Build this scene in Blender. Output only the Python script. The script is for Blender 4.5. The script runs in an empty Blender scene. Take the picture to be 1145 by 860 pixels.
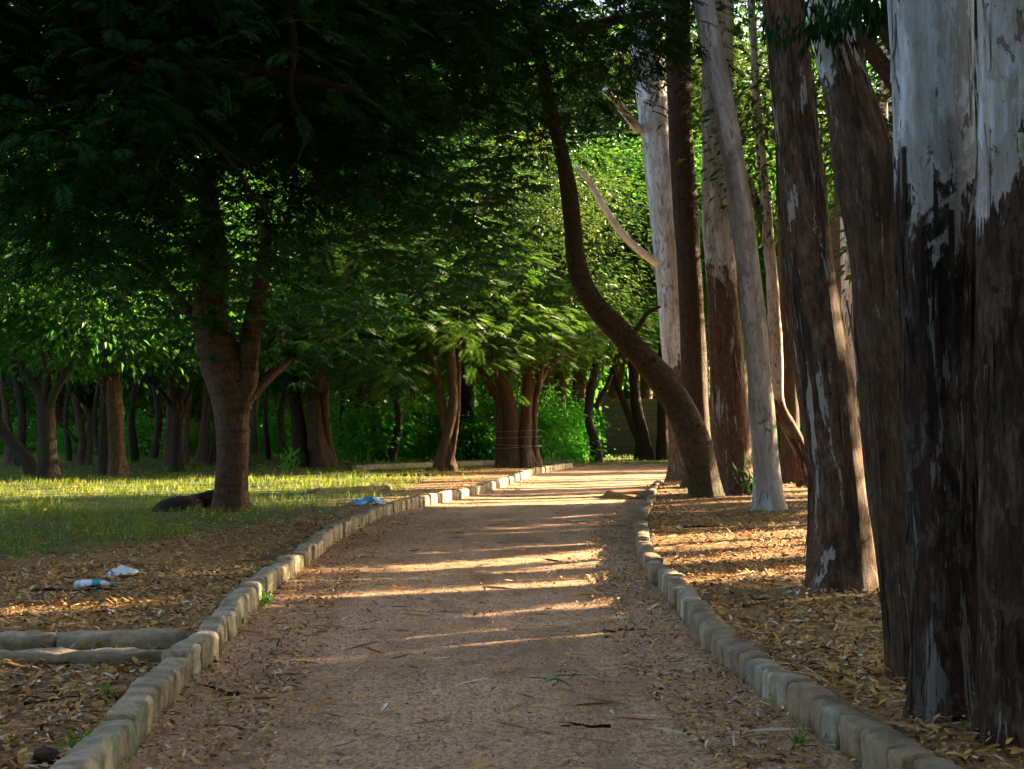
import bpy, math, random
import numpy as np
from mathutils import Vector, Matrix

random.seed(7)
S = bpy.context.scene
COL = S.collection
R = math.radians

# ------------------------------------------------------------------ camera model
CAM_H, FPX, CX, CY = 1.35, 1590.0, 572.5, 430.0
TH = math.atan(45 / FPX)


def ray(px, py):
    u, v = (px - CX) / FPX, (CY - py) / FPX
    return np.array([u, math.cos(TH) - v * math.sin(TH), math.sin(TH) + v * math.cos(TH)])


def G(px, py, z=0.0):
    d = ray(px, py)
    t = (z - CAM_H) / d[2]
    return np.array([d[0] * t, d[1] * t, z])


def W(px, py, D):
    d = ray(px, py)
    t = D / d[1]
    return np.array([d[0] * t, D, CAM_H + d[2] * t])


# ------------------------------------------------------------------ nodes
def mat(name):
    m = bpy.data.materials.new(name)
    m.use_nodes = True
    nt = m.node_tree
    nt.nodes.clear()
    out = nt.nodes.new('ShaderNodeOutputMaterial')
    return m, nt, out


def N(nt, t, **kw):
    n = nt.nodes.new('ShaderNode' + t)
    for k, v in kw.items():
        if k.startswith('i_'):
            n.inputs[k[2:].replace('_', ' ')].default_value = v
        else:
            setattr(n, k, v)
    return n


def L(nt, a, b):
    nt.links.new(a, b)


def ramp(nt, fac, stops, interp='LINEAR'):
    n = nt.nodes.new('ShaderNodeValToRGB')
    n.color_ramp.interpolation = interp
    el = n.color_ramp.elements
    while len(el) < len(stops):
        el.new(0.5)
    for e, (p, c) in zip(el, stops):
        e.position = p
        e.color = (c[0], c[1], c[2], 1) if len(c) == 3 else c
    L(nt, fac, n.inputs[0])
    return n.outputs[0]


def noise(nt, vec, scale, detail=4, rough=.55, dist=0.0):
    n = N(nt, 'TexNoise')
    n.inputs['Scale'].default_value = scale
    n.inputs['Detail'].default_value = detail
    n.inputs['Roughness'].default_value = rough
    n.inputs['Distortion'].default_value = dist
    if vec is not None:
        L(nt, vec, n.inputs['Vector'])
    return n.outputs[0]


def mapping(nt, vec, sc, loc=(0, 0, 0)):
    n = N(nt, 'Mapping')
    n.inputs['Scale'].default_value = sc
    n.inputs['Location'].default_value = loc
    L(nt, vec, n.inputs['Vector'])
    return n.outputs[0]


def mixc(nt, fac, a, b, mode='MIX'):
    n = N(nt, 'Mix', data_type='RGBA', blend_type=mode)
    for s, v in ((n.inputs[0], fac), (n.inputs[6], a), (n.inputs[7], b)):
        if isinstance(v, (int, float)):
            s.default_value = v
        elif isinstance(v, tuple):
            s.default_value = (v[0], v[1], v[2], 1)
        else:
            L(nt, v, s)
    return n.outputs[2]


def math_(nt, op, a, b=None, clamp=False):
    n = N(nt, 'Math', operation=op, use_clamp=clamp)
    for s, v in ((n.inputs[0], a), (n.inputs[1], b)):
        if v is None:
            continue
        if isinstance(v, (int, float)):
            s.default_value = v
        else:
            L(nt, v, s)
    return n.outputs[0]


def attr(nt, name):
    return N(nt, 'Attribute', attribute_name=name)


def bump(nt, h, strength, dist):
    n = N(nt, 'Bump')
    n.inputs['Strength'].default_value = strength
    n.inputs['Distance'].default_value = dist
    L(nt, h, n.inputs['Height'])
    return n.outputs[0]


def principled(nt, out, col, rough=.8, normal=None, spec=.25):
    p = N(nt, 'BsdfPrincipled')
    if isinstance(col, tuple):
        p.inputs['Base Color'].default_value = (*col, 1)
    else:
        L(nt, col, p.inputs['Base Color'])
    if isinstance(rough, (int, float)):
        p.inputs['Roughness'].default_value = rough
    else:
        L(nt, rough, p.inputs['Roughness'])
    p.inputs['Specular IOR Level'].default_value = spec
    if normal is not None:
        L(nt, normal, p.inputs['Normal'])
    if out is not None:
        L(nt, p.outputs[0], out.inputs[0])
    return p


def leaf_mat(name, cols, trans=(.10, .16, .01), fac=.4, rough=.5, spec=.3):
    """cols: dark, mid, light; a per-leaf tint picks one."""
    m, nt, out = mat(name)
    t = attr(nt, 'tint').outputs['Fac']
    c = ramp(nt, t, [(0, cols[0]), (.5, cols[1]), (1, cols[2])])
    p = principled(nt, None, c, rough, None, spec)
    tr = N(nt, 'BsdfTranslucent')
    tc = mixc(nt, .65, c, trans)
    L(nt, tc, tr.inputs['Color'])
    mx = N(nt, 'MixShader')
    mx.inputs[0].default_value = fac
    L(nt, p.outputs[0], mx.inputs[1])
    L(nt, tr.outputs[0], mx.inputs[2])
    L(nt, mx.outputs[0], out.inputs[0])
    return m


def euc_bark(name, line, ragged=.5, flake=.5, pale=(.50, .50, .48), tan=(.34, .28, .21), bark=(.125, .060, .030), dark=(.028, .015, .009), side=0.0, seed=0):
    """smooth pale bark above LINE metres along the trunk, fibrous brown bark below, ragged edge, loose flakes."""
    m, nt, out = mat(name)
    a = attr(nt, 'bark').outputs['Vector']
    sep = N(nt, 'SeparateXYZ')
    L(nt, a, sep.inputs[0])
    z = sep.outputs['Z']
    streak = noise(nt, mapping(nt, a, (8, 8, .8)), 1.0, 5, .65, .3)
    fine = noise(nt, mapping(nt, a, (55, 55, 9)), 1.0, 7, .75, .3)
    chip = noise(nt, mapping(nt, a, (12, 12, 3.2)), 1.0, 6, .68, .8)
    chip2 = noise(nt, mapping(nt, a, (15, 15, 4.2), (4, 1, 7)), 1.0, 6, .7, .5)
    edge = math_(nt, 'ADD', z, math_(nt, 'MULTIPLY', math_(nt, 'SUBTRACT', streak, .5), -4.0 * ragged))
    blob = noise(nt, mapping(nt, a, (6, 6, 2.2), (2, 8, 5)), 1.0, 7, .7, .6)
    edge = math_(nt, 'ADD', edge, math_(nt, 'MULTIPLY', math_(nt, 'SUBTRACT', blob, .5), 4.5 * ragged))
    edge = math_(nt, 'ADD', edge, math_(nt, 'MULTIPLY', math_(nt, 'SUBTRACT', chip, .5), 1.8 * ragged))
    edge = math_(nt, 'ADD', edge, math_(nt, 'MULTIPLY', math_(nt, 'SUBTRACT', fine, .5), .7 * ragged))
    if side:
        edge = math_(nt, 'ADD', edge, math_(nt, 'MULTIPLY', math_(nt, 'SUBTRACT', sep.outputs['X'], seed * 3.1), side))
    up = math_(nt, 'MULTIPLY', math_(nt, 'SUBTRACT', edge, line), 22.0, True)
    palec = ramp(nt, streak, [(.34, tan), (.50, tuple(.5 * (p + q) for p, q in zip(pale, tan))), (.56, pale), (.75, tuple(min(.7, c * 1.12) for c in pale))])
    blot = noise(nt, mapping(nt, a, (20, 20, 5)), 1.0, 5, .7, .4)
    palec = mixc(nt, ramp(nt, blot, [(.53, (0, 0, 0)), (.57, (.5, .5, .5))]), palec, tan)
    palec = mixc(nt, ramp(nt, blob, [(.54, (0, 0, 0)), (.57, (.65, .65, .65))]), palec, mixc(nt, fine, tuple(c * .55 for c in tan), tan))
    palec = mixc(nt, ramp(nt, fine, [(.25, (.55, .55, .55)), (.5, (0, 0, 0))]), palec, tuple(c * .5 for c in tan))
    speck = ramp(nt, chip, [(.635 - .12 * flake, (0, 0, 0)), (.65 - .12 * flake, (1, 1, 1))])
    brown = ramp(nt, fine, [(.30, dark), (.47, tuple(.55 * (p + q) for p, q in zip(dark, bark))), (.56, bark), (.74, tuple(c * 1.9 for c in bark))])
    grey = ramp(nt, fine, [(.3, dark), (.55, tuple(c * .5 * q for c, q in zip(tan, (1.1, .95, .8)))), (.75, tuple(c * .9 * q for c, q in zip(tan, (1.1, .95, .8))))])
    brown = mixc(nt, ramp(nt, chip2, [(.50, (0, 0, 0)), (.535, (.85, .85, .85))]), brown, grey)
    brown = mixc(nt, ramp(nt, streak, [(.40, (.75, .75, .75)), (.47, (0, 0, 0))]), brown, mixc(nt, fine, tuple(c * .5 for c in dark), dark))
    loose = ramp(nt, noise(nt, mapping(nt, a, (15, 15, 1.5), (3, 5, 2)), 1.0, 6, .7, .4), [(.595, (0, 0, 0)), (.61, (1, 1, 1))])
    brown = mixc(nt, math_(nt, 'MULTIPLY', loose, min(1, .25 + 1.0 * flake)), brown, tuple(c * .75 * q for c, q in zip(pale, (1.05, .97, .86))))
    palec = mixc(nt, speck, palec, mixc(nt, fine, tuple(c * .6 for c in bark), tan))
    c = mixc(nt, up, brown, palec)
    hb = math_(nt, 'ADD', math_(nt, 'MULTIPLY', fine, 1.6), math_(nt, 'MULTIPLY', chip2, 1.2))
    h = math_(nt, 'ADD', math_(nt, 'MULTIPLY', math_(nt, 'SUBTRACT', 1.0, up), math_(nt, 'ADD', hb, .5)),
              math_(nt, 'MULTIPLY', speck, .35))
    h = math_(nt, 'ADD', h, math_(nt, 'MULTIPLY', math_(nt, 'ADD', streak, math_(nt, 'MULTIPLY', fine, .25)), .5))
    principled(nt, out, c, .8, bump(nt, h, 1.0, .035), .15)
    return m


def plain_bark(name, c0, c1, c2, rings=0.0, moss=0.0, fluted=1.0):
    m, nt, out = mat(name)
    a = attr(nt, 'bark').outputs['Vector']
    fine = noise(nt, mapping(nt, a, (34, 34, 9 if rings else 5)), 1.0, 6, .7)
    big = noise(nt, mapping(nt, a, (5, 5, 1.2)), 1.0, 3, .6)
    c = ramp(nt, fine, [(.3, c0), (.52, c1), (.78, c2)])
    c = mixc(nt, ramp(nt, big, [(.4, (0, 0, 0)), (.65, (.6, .6, .6))]), c, mixc(nt, fine, c0, c1))
    crk = noise(nt, mapping(nt, a, (15, 15, 4.5), (1, 7, 3)), 1.0, 7, .7, .6)
    c = mixc(nt, ramp(nt, crk, [(.50, (0, 0, 0)), (.535, (.55, .55, .55))]), c, mixc(nt, fine, tuple(v * .5 for v in c0), c1))
    h = math_(nt, 'ADD', math_(nt, 'ADD', math_(nt, 'MULTIPLY', fine, 1.4), big), math_(nt, 'MULTIPLY', crk, 1.2))
    if rings:
        rg = noise(nt, mapping(nt, a, (1.5, 1.5, 16)), 1.0, 4, .6)
        c = mixc(nt, ramp(nt, rg, [(.5, (0, 0, 0)), (.62, (rings, rings, rings))]), c, c0)
        spots = noise(nt, mapping(nt, a, (9, 9, 15)), 1.0, 2, .5)
        c = mixc(nt, ramp(nt, spots, [(.66, (0, 0, 0)), (.70, (.85, .85, .85))]), c, tuple(v * .35 for v in c0))
        h = math_(nt, 'ADD', h, math_(nt, 'MULTIPLY', rg, 1.2))
    if moss:
        ms = noise(nt, mapping(nt, a, (4, 4, 2), (9, 2, 1)), 1.0, 4, .6)
        c = mixc(nt, ramp(nt, ms, [(.5, (0, 0, 0)), (.66, (moss, moss, moss))]), c, (.035, .06, .012))
    principled(nt, out, c, .85, bump(nt, h, 1.0, .035), .15)
    return m


# ------------------------------------------------------------------ mesh helpers
def npmesh(name, V, F, attrs=None, smooth=False):
    V = np.asarray(V, dtype=np.float32)
    F = np.asarray(F, dtype=np.int32)
    me = bpy.data.meshes.new(name)
    k = F.shape[1]
    me.vertices.add(len(V))
    me.vertices.foreach_set('co', V.ravel())
    me.loops.add(F.size)
    me.loops.foreach_set('vertex_index', F.ravel())
    me.polygons.add(len(F))
    me.polygons.foreach_set('loop_start', np.arange(0, F.size, k, dtype=np.int32))
    me.polygons.foreach_set('use_smooth', np.full(len(F), smooth, dtype=bool))
    for an, (ty, arr) in (attrs or {}).items():
        at = me.attributes.new(an, ty, 'POINT')
        arr = np.asarray(arr, dtype=np.float32)
        at.data.foreach_set({'FLOAT': 'value', 'FLOAT_VECTOR': 'vector', 'FLOAT_COLOR': 'color'}[ty], arr.ravel())
    me.update(calc_edges=True)
    me.validate()
    return me


def link(name, me, m, parent=None, loc=None):
    o = bpy.data.objects.new(name, me)
    COL.objects.link(o)
    if m is not None and len(me.materials) == 0:
        me.materials.append(m)
    if parent is not None:
        o.parent = parent
    if loc is not None:
        o.location = loc
    return o


def tag(o, label=None, cat=None, group=None, kind=None):
    for k, v in (('label', label), ('category', cat), ('group', group), ('kind', kind)):
        if v:
            o[k] = v
    return o


def empty(name, loc, label, cat, group=None, rz=0.0):
    o = bpy.data.objects.new(name, None)
    o.empty_display_size = .2
    COL.objects.link(o)
    o.location = loc
    o.rotation_euler = (0, 0, rz)
    return tag(o, label, cat, group)


def resample(P, Rd, step):
    P = np.asarray(P, float)
    Rd = np.asarray(Rd, float)
    s = np.r_[0, np.cumsum(np.linalg.norm(np.diff(P, axis=0), axis=1))]
    n = max(3, int(s[-1] / step) + 1)
    t = np.linspace(0, s[-1], n)
    m = np.gradient(P, s, axis=0)
    idx = np.clip(np.searchsorted(s, t, side='right') - 1, 0, len(s) - 2)
    h = (s[idx + 1] - s[idx])[:, None]
    u = ((t - s[idx])[:, None]) / h
    p0, p1, m0, m1 = P[idx], P[idx + 1], m[idx], m[idx + 1]
    Q = (2 * u**3 - 3 * u**2 + 1) * p0 + (u**3 - 2 * u**2 + u) * h * m0 + (-2 * u**3 + 3 * u**2) * p1 + (u**3 - u**2) * h * m1
    return Q, np.interp(t, s, Rd), t


def tube(P, Rd, sides=14, step=.15, wob=.06, seed=0, lobes=0, lobe_amp=0.0, flare=0.0, flare_h=.35, z0=0.0):
    """returns V, F, bark coordinates of a lumpy tapering limb along the points P."""
    rng = np.random.default_rng(seed)
    Q, r, t = resample(P, Rd, step)
    n = len(Q)
    T = np.gradient(Q, axis=0)
    T /= np.linalg.norm(T, axis=1)[:, None]
    x = np.cross(T[0], [0.0, 1.0, 0.0])
    if np.linalg.norm(x) < .1:
        x = np.cross(T[0], [1.0, 0, 0])
    x /= np.linalg.norm(x)
    X = np.zeros_like(Q)
    for i in range(n):
        x = x - T[i] * np.dot(x, T[i])
        x /= np.linalg.norm(x)
        X[i] = x
    Y = np.cross(T, X)
    th = np.linspace(0, 2 * np.pi, sides, endpoint=False)
    A, B = np.meshgrid(th, t)
    nz = np.zeros_like(A)
    rm = float(np.mean(r))
    for k in range(1, 5):
        for _ in range(2):
            nz += np.sin(k * A + B * rng.uniform(-1.6, 1.6) / max(rm * 3, .25) + rng.uniform(0, 6.28)) / k
    for _ in range(2):
        nz += .7 * np.sin(B * rng.uniform(1, 3) / max(rm * 3, .25) + rng.uniform(0, 6.28))
    if sides >= 24:
        for k in range(7, 13):
            nz += .22 * np.sin(k * A + B * rng.uniform(-1.2, 1.2) / max(rm * 3, .25) + rng.uniform(0, 6.28)) * (1 + .6 * np.sin(B * rng.uniform(2, 6) + rng.uniform(0, 6.28)))
    rr = r[:, None] * (1 + wob * nz * .5)
    if lobes:
        ph = rng.uniform(0, 6.28)
        tw = rng.uniform(-.3, .3)
        rr = rr * (1 + lobe_amp * np.sin(lobes * A + ph + tw * B))
    if flare:
        ph = rng.uniform(0, 6.28, 3)
        f = np.exp(-B / flare_h)
        rr = rr * (1 + flare * f * (1 + .55 * np.sin(3 * A + ph[0]) + .35 * np.sin(5 * A + ph[1])))
    V = Q[:, None, :] + rr[..., None] * (np.cos(A)[..., None] * X[:, None, :] + np.sin(A)[..., None] * Y[:, None, :])
    bark = np.stack([np.cos(A) * rm + seed * 3.1, np.sin(A) * rm + seed * 1.7, B + z0], -1)
    # closing rings
    tipV = np.repeat(Q[-1][None, None, :], sides, 1) + (V[-1:] - Q[-1]) * .02
    V = np.concatenate([V, tipV], 0).reshape(-1, 3)
    bark = np.concatenate([bark, bark[-1:]], 0).reshape(-1, 3)
    i = np.arange(n)[:, None] * sides
    j = np.arange(sides)[None, :]
    j2 = (j + 1) % sides
    F = np.stack([i + j, i + j2, i + sides + j2, i + sides + j], -1).reshape(-1, 4)
    return V, F, bark


def flakes(tb, sides, count, seed, zmax, lift=.03):
    """strips of loose bark that stand off a tube's surface and curl away at one end."""
    V, F, A = tb
    rng = np.random.default_rng(seed)
    n = len(V) // sides
    G_, B_ = V.reshape(n, sides, 3), A.reshape(n, sides, 3)
    hi = max(8, min(n - 8, int(np.searchsorted(B_[:-1, 0, 2], zmax))))
    ov, of, oa, b = [], [], [], 0
    for _ in range(count):
        i0, m = int(rng.integers(1, hi)), int(rng.integers(2, 7))
        j0 = int(rng.integers(0, sides))
        m = min(m, n - 3 - i0)
        if m < 2:
            continue
        wd = rng.uniform(.35, 1.0)
        down = rng.random() < .6
        amp = rng.uniform(.3, 1.0) * lift
        sh = np.array([0, rng.uniform(-20, 20), 0])
        for q in range(m + 1):
            f = q / m if not down else 1 - q / m
            c = G_[i0 + q].mean(0)
            mid = .5 * (G_[i0 + q, j0] + G_[i0 + q, (j0 + 1) % sides])
            nr = (mid - c) / np.linalg.norm(mid - c)
            tp = wd * (1 - .75 * f**3)
            p0 = mid + (G_[i0 + q, j0] - mid) * tp + nr * (.003 + amp * f**2)
            p1 = mid + (G_[i0 + q, (j0 + 1) % sides] - mid) * tp + nr * (.003 + amp * f**2)
            ov += [p0, mid + nr * (.007 + amp * 1.15 * f**2), p1]
            a0 = B_[i0 + q, j0] + sh
            oa += [a0, a0 + (0, .01, 0), a0 + (0, .02, 0)]
        for q in range(m):
            for e in (0, 1):
                of.append((b + q * 3 + e, b + q * 3 + e + 1, b + q * 3 + e + 4, b + q * 3 + e + 3))
        b += (m + 1) * 3
    return np.array(ov), np.array(of), np.array(oa)


def join(parts):
    Vs, Fs, As, b = [], [], [], 0
    for V, F, A in parts:
        Vs.append(V)
        Fs.append(F + b)
        As.append(A)
        b += len(V)
    return np.concatenate(Vs), np.concatenate(Fs), np.concatenate(As)


def limb_mesh(name, parts, origin=(0, 0, 0)):
    V, F, A = join(parts)
    return npmesh(name, V - np.asarray(origin), F, {'bark': ('FLOAT_VECTOR', A)}, True)


def unit(v):
    return v / np.maximum(np.linalg.norm(v, axis=-1, keepdims=True), 1e-9)


def leaf_quads(c, d, nrm, ln, wd, tint):
    """one folded rhombus per leaf."""
    d = unit(d)
    s = unit(np.cross(nrm, d))
    up = np.cross(d, s)
    ln = np.broadcast_to(np.asarray(ln, float), (len(c),))[:, None]
    wd = np.broadcast_to(np.asarray(wd, float), (len(c),))[:, None]
    V = np.stack([c, c + d * ln * .45 + s * wd * .5 + up * wd * .18, c + d * ln - up * ln * .08, c + d * ln * .45 - s * wd * .5 + up * wd * .18], 1)
    F = np.arange(len(c) * 4).reshape(-1, 4)
    return V.reshape(-1, 3), F, np.repeat(tint, 4)


def ball(rng, n, inner=.4):
    v = unit(rng.normal(size=(n, 3)))
    return v * (rng.uniform(inner**3, 1, n)[:, None] ** (1 / 3))


def fronds(rng, o, d, ln, pairs, tint, wfac=.09, lfac=.34, droop=.35):
    n = len(o)
    d = unit(d)
    upv = np.broadcast_to([0, 0, 1.0], d.shape) + rng.normal(0, .25, d.shape)
    s = unit(np.cross(d, upv))
    t = np.linspace(.12, 1, pairs)
    prof = np.sin(np.pi * np.clip(t * .86 + .1, 0, 1)) ** .6
    P = o[:, None] + d[:, None] * (ln[:, None] * t)[..., None] - np.array([0, 0, 1.0]) * ((ln[:, None] * t**2) * droop)[..., None]
    tang = unit(d[:, None] - np.array([0, 0, 1.0]) * (2 * t * droop)[None, :, None])
    C, D, Nn, LL, Tn = [], [], [], [], []
    nr = np.cross(np.broadcast_to(s[:, None], tang.shape), tang)
    for sg in (-1, 1):
        C.append(P.reshape(-1, 3))
        D.append((sg * s[:, None] * .88 + tang * .42 - np.array([0, 0, .18]) + rng.normal(0, .06, tang.shape)).reshape(-1, 3))
        Nn.append(nr.reshape(-1, 3))
        LL.append((ln[:, None] * lfac * prof[None] * rng.uniform(.85, 1.1, (n, pairs))).ravel())
        Tn.append(np.repeat(tint, pairs))
    LL = np.concatenate(LL)
    return leaf_quads(np.concatenate(C), np.concatenate(D), np.concatenate(Nn), LL, LL * wfac / lfac, np.concatenate(Tn))


def crown(name, m, seed, rad, nclump, clump, per, size, kind='simple', inner=.45, flat=.6, hang=0.0, aspect=.45, pairs=10, centers=None, tint_sp=.22):
    rng = np.random.default_rng(seed)
    rad = np.asarray(rad, float)
    c = ball(rng, nclump, inner) * rad if centers is None else np.asarray(centers, float)
    nclump = len(c)
    ctint = np.clip(rng.normal(.5, tint_sp, nclump), 0, 1)
    csz = rng.uniform(.6, 1.3, nclump)
    cid = np.repeat(np.arange(nclump), per)
    off = rng.normal(0, 1, (len(cid), 3)) * np.array([1, 1, flat])
    pos = c[cid] + off * clump * csz[cid][:, None] * .6
    if hang:
        pos[:, 2] -= np.abs(rng.normal(0, hang, len(cid)))
    out = unit(off + .6 * c[cid] / rad + rng.normal(0, .5, off.shape))
    tint = np.clip(ctint[cid] + rng.normal(0, .14, len(cid)), 0, 1)
    sz = size * rng.uniform(.65, 1.25, len(cid))
    if kind == 'simple':
        d = out * np.array([1, 1, .5]) - np.array([0, 0, .35])
        V, F, T = leaf_quads(pos, d, np.array([0, 0, 1.0]) + rng.normal(0, .55, off.shape), sz, sz * aspect, tint)
    elif kind == 'hang':
        d = out * .35 - np.array([0, 0, 1.0])
        V, F, T = leaf_quads(pos, d, rng.normal(0, 1, off.shape), sz, sz * aspect, tint)
    elif kind == 'frond':
        d = out * np.array([1, 1, .35]) + np.array([0, 0, .02])
        V, F, T = fronds(rng, pos, d, sz, pairs, tint)
    else:  # palmate
        k = 6
        ax = unit(out * np.array([1, 1, .2]) + np.array([0, 0, .1]))
        sd = unit(np.cross(ax, [0, 0, 1.0]))
        Cs, Ds, Ls, Ts, Ns = [], [], [], [], []
        for a in np.linspace(-2.1, 2.1, k):
            Cs.append(pos + rng.normal(0, .01, pos.shape))
            Ds.append(ax * math.cos(a) + sd * math.sin(a) - np.array([0, 0, .45]) + rng.normal(0, .12, pos.shape))
            Ls.append(sz * (1 - .16 * abs(a)))
            Ts.append(tint)
            Ns.append(np.array([0, 0, 1.0]) + .4 * ax + rng.normal(0, .2, pos.shape))
        sz = np.concatenate(Ls)
        V, F, T = leaf_quads(np.concatenate(Cs), np.concatenate(Ds), np.concatenate(Ns), sz, sz * aspect, np.concatenate(Ts))
    me = npmesh(name, V, F, {'tint': ('FLOAT', T)})
    me.materials.append(m)
    return me


# ------------------------------------------------------------------ materials
M = {}
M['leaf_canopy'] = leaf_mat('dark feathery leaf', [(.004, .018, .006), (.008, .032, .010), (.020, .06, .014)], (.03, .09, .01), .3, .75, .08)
M['leaf_broad'] = leaf_mat('broad leaf', [(.010, .050, .020), (.018, .085, .030), (.045, .13, .028)], (.06, .20, .015), .42, .42)
M['leaf_feather'] = leaf_mat('pale feathery leaf', [(.012, .058, .008), (.026, .09, .010), (.08, .13, .014)], (.075, .16, .010), .44)
M['leaf_far'] = leaf_mat('small leaf', [(.012, .065, .014), (.028, .12, .018), (.08, .17, .018)], (.10, .27, .012), .48)
M['leaf_dry'] = leaf_mat('mixed green and yellowing leaf', [(.010, .045, .009), (.022, .068, .012), (.10, .095, .02)], (.065, .115, .010), .42)
M['leaf_shrub'] = leaf_mat('bright shrub leaf', [(.026, .15, .014), (.05, .24, .02), (.13, .29, .025)], (.09, .42, .012), .5)
M['leaf_euc'] = leaf_mat('gum leaf', [(.03, .06, .02), (.05, .10, .02), (.12, .16, .03)], (.16, .22, .02), .4, .4)
M['grass'] = leaf_mat('lawn grass', [(.03, .10, .010), (.08, .16, .014), (.33, .26, .045)], (.27, .30, .02), .45)

BR_DARK = plain_bark('dark ridged bark', (.016, .011, .008), (.04, .027, .018), (.08, .055, .036), 0, .35)
BR_MID = plain_bark('brown bark', (.035, .020, .012), (.095, .055, .032), (.18, .11, .065), 0, .25)
BR_RING = plain_bark('ringed brown bark', (.050, .027, .014), (.145, .082, .044), (.24, .145, .082), .5, .1)
BR_RED = plain_bark('reddish fluted bark', (.035, .020, .012), (.10, .060, .034), (.18, .115, .068), 0, .1)

# ------------------------------------------------------------------ the path's two edges
LPX = [(148, 870), (174, 804), (240, 750), (263, 719), (291, 679), (345, 635), (378, 605), (434, 577), (481, 566), (528, 556), (569, 543), (599, 531), (645, 523)]
RPX = [(970, 870), (955, 860), (878, 808), (837, 773), (795, 745), (770, 713), (760, 692), (739, 668), (717, 637), (711, 605), (717, 577), (731, 546)]
LW = np.array([G(*p)[:2] for p in LPX])
RW = np.array([G(*p)[:2] for p in RPX])
LW = np.vstack([[[-1.40, -6], [-1.42, 3.5]], LW, [[6, 50], [16, 54], [40, 60], [60, 300]]])
RW = np.vstack([[[1.55, -6], [1.5, 3.5]], RW, [[4.0, 34], [7, 37], [14, 41], [16.5, 54.2], [40.5, 60.2], [60.5, 300]]])


def smooth_line(P, y):
    k = np.array([-.8, -.4, 0, .4, .8])
    return np.mean([np.interp(y + d, P[:, 1], P[:, 0]) for d in k], axis=0)


def XL(y):
    return smooth_line(LW, np.asarray(y, float))


def XR(y):
    return smooth_line(RW, np.asarray(y, float))


def vnoise(x, y):
    return (np.sin(x * 1.3 + y * .7) + np.sin(x * .6 - y * 1.1 + 2) + .6 * np.sin(x * 2.9 + 1.3 * y + 1) + .5 * np.sin(-x * 3.7 + y * 3.1)) / 3.1


# litter has piled up round the feet of the trees
FEET = [(*G(px, py, .1)[:2], .28 + .0045 * w * G(px, py, .1)[1] / 10) for px, py, w in
        ((1150, 845, 118), (1064, 818, 100), (1021, 776, 52), (940, 662, 72), (861, 572, 36), (821, 555, 52), (783, 545, 34), (768, 538, 36), (790, 558, 46), (260, 574, 50), (494, 528, 30), (575, 524, 50))]


def gz(x, y):
    x, y = np.asarray(x, float), np.asarray(y, float)
    l, r = XL(y), XR(y)
    base = np.where(x < l, .065, np.where(x > r, .11, 0.0))
    edge = np.where(x < l, l - x, np.where(x > r, x - r, 0.0))
    z = base + .022 * vnoise(x, y) * np.clip(edge * 2, 0, 1)
    for bx, by, br in FEET:
        d2 = (x - bx) ** 2 + (y - by) ** 2
        z = z + .045 * np.exp(-d2 / br**2) * np.clip(edge * 3, 0, 1)
    return z


# ------------------------------------------------------------------ setting: ground and path
def soil_mat(name, base, lawn=False):
    m, nt, out = mat(name)
    co = N(nt, 'NewGeometry').outputs['Position']
    n1 = noise(nt, co, 1.2, 5, .6)
    n2 = noise(nt, co, 9, 6, .7)
    n3 = noise(nt, co, 60, 3, .7)
    vor = N(nt, 'TexVoronoi', feature='F1')
    vor.inputs['Scale'].default_value = 70
    L(nt, mapping(nt, co, (1, .55, 1)), vor.inputs['Vector'])
    c = ramp(nt, n2, [(.28, tuple(v * .42 for v in base)), (.5, base), (.75, tuple(min(.6, v * 1.45) for v in base))])
    c = mixc(nt, ramp(nt, n1, [(.38, (0, 0, 0)), (.66, (.55, .55, .55))]), c, tuple(v * .55 for v in base))
    sp = mixc(nt, .75, vor.outputs['Color'], vor.outputs['Color'])
    sc = ramp(nt, sp, [(.15, tuple(v * .3 for v in base)), (.45, base), (.8, tuple(min(.62, v * 1.8) for v in base))])
    c = mixc(nt, .5, c, sc)
    c = mixc(nt, ramp(nt, n3, [(.5, (0, 0, 0)), (.7, (.5, .5, .5))]), c, tuple(v * .4 for v in base))
    drift = noise(nt, mapping(nt, co, (1.5, .42, 1), (3, 1, 0)), 1.0, 6, .65, .5)
    c = mixc(nt, ramp(nt, drift, [(.47, (0, 0, 0)), (.62, (.62, .62, .62))]), c, mixc(nt, n3, tuple(v * .3 for v in base), tuple(v * .62 for v in base)))
    if lawn:
        sep = N(nt, 'SeparateXYZ')
        L(nt, co, sep.inputs[0])
        e = math_(nt, 'SUBTRACT', sep.outputs['Y'], math_(nt, 'ADD', math_(nt, 'MULTIPLY', sep.outputs['X'], 3.0), 27.0))
        e = math_(nt, 'ADD', e, math_(nt, 'MULTIPLY', math_(nt, 'SUBTRACT', n1, .5), 8.0))
        e = math_(nt, 'MULTIPLY', e, .5, True)
        xm = math_(nt, 'MULTIPLY', math_(nt, 'SUBTRACT', math_(nt, 'MULTIPLY', sep.outputs['X'], -1.0), 1.6), .6, True)
        far = math_(nt, 'MULTIPLY', math_(nt, 'SUBTRACT', sep.outputs['Y'], 46.0), .3, True)
        e = math_(nt, 'MAXIMUM', math_(nt, 'MULTIPLY', e, xm), far)
        gcol = ramp(nt, n2, [(.3, (.02, .04, .008)), (.55, (.05, .10, .014)), (.8, (.12, .13, .03))])
        c = mixc(nt, math_(nt, 'MULTIPLY', e, .85), c, gcol)
    h = math_(nt, 'ADD', math_(nt, 'ADD', n2, math_(nt, 'MULTIPLY', n3, .5)), math_(nt, 'MULTIPLY', vor.outputs['Distance'], .8))
    principled(nt, out, c, .92, bump(nt, h, .6, .012), .15)
    return m


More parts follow.
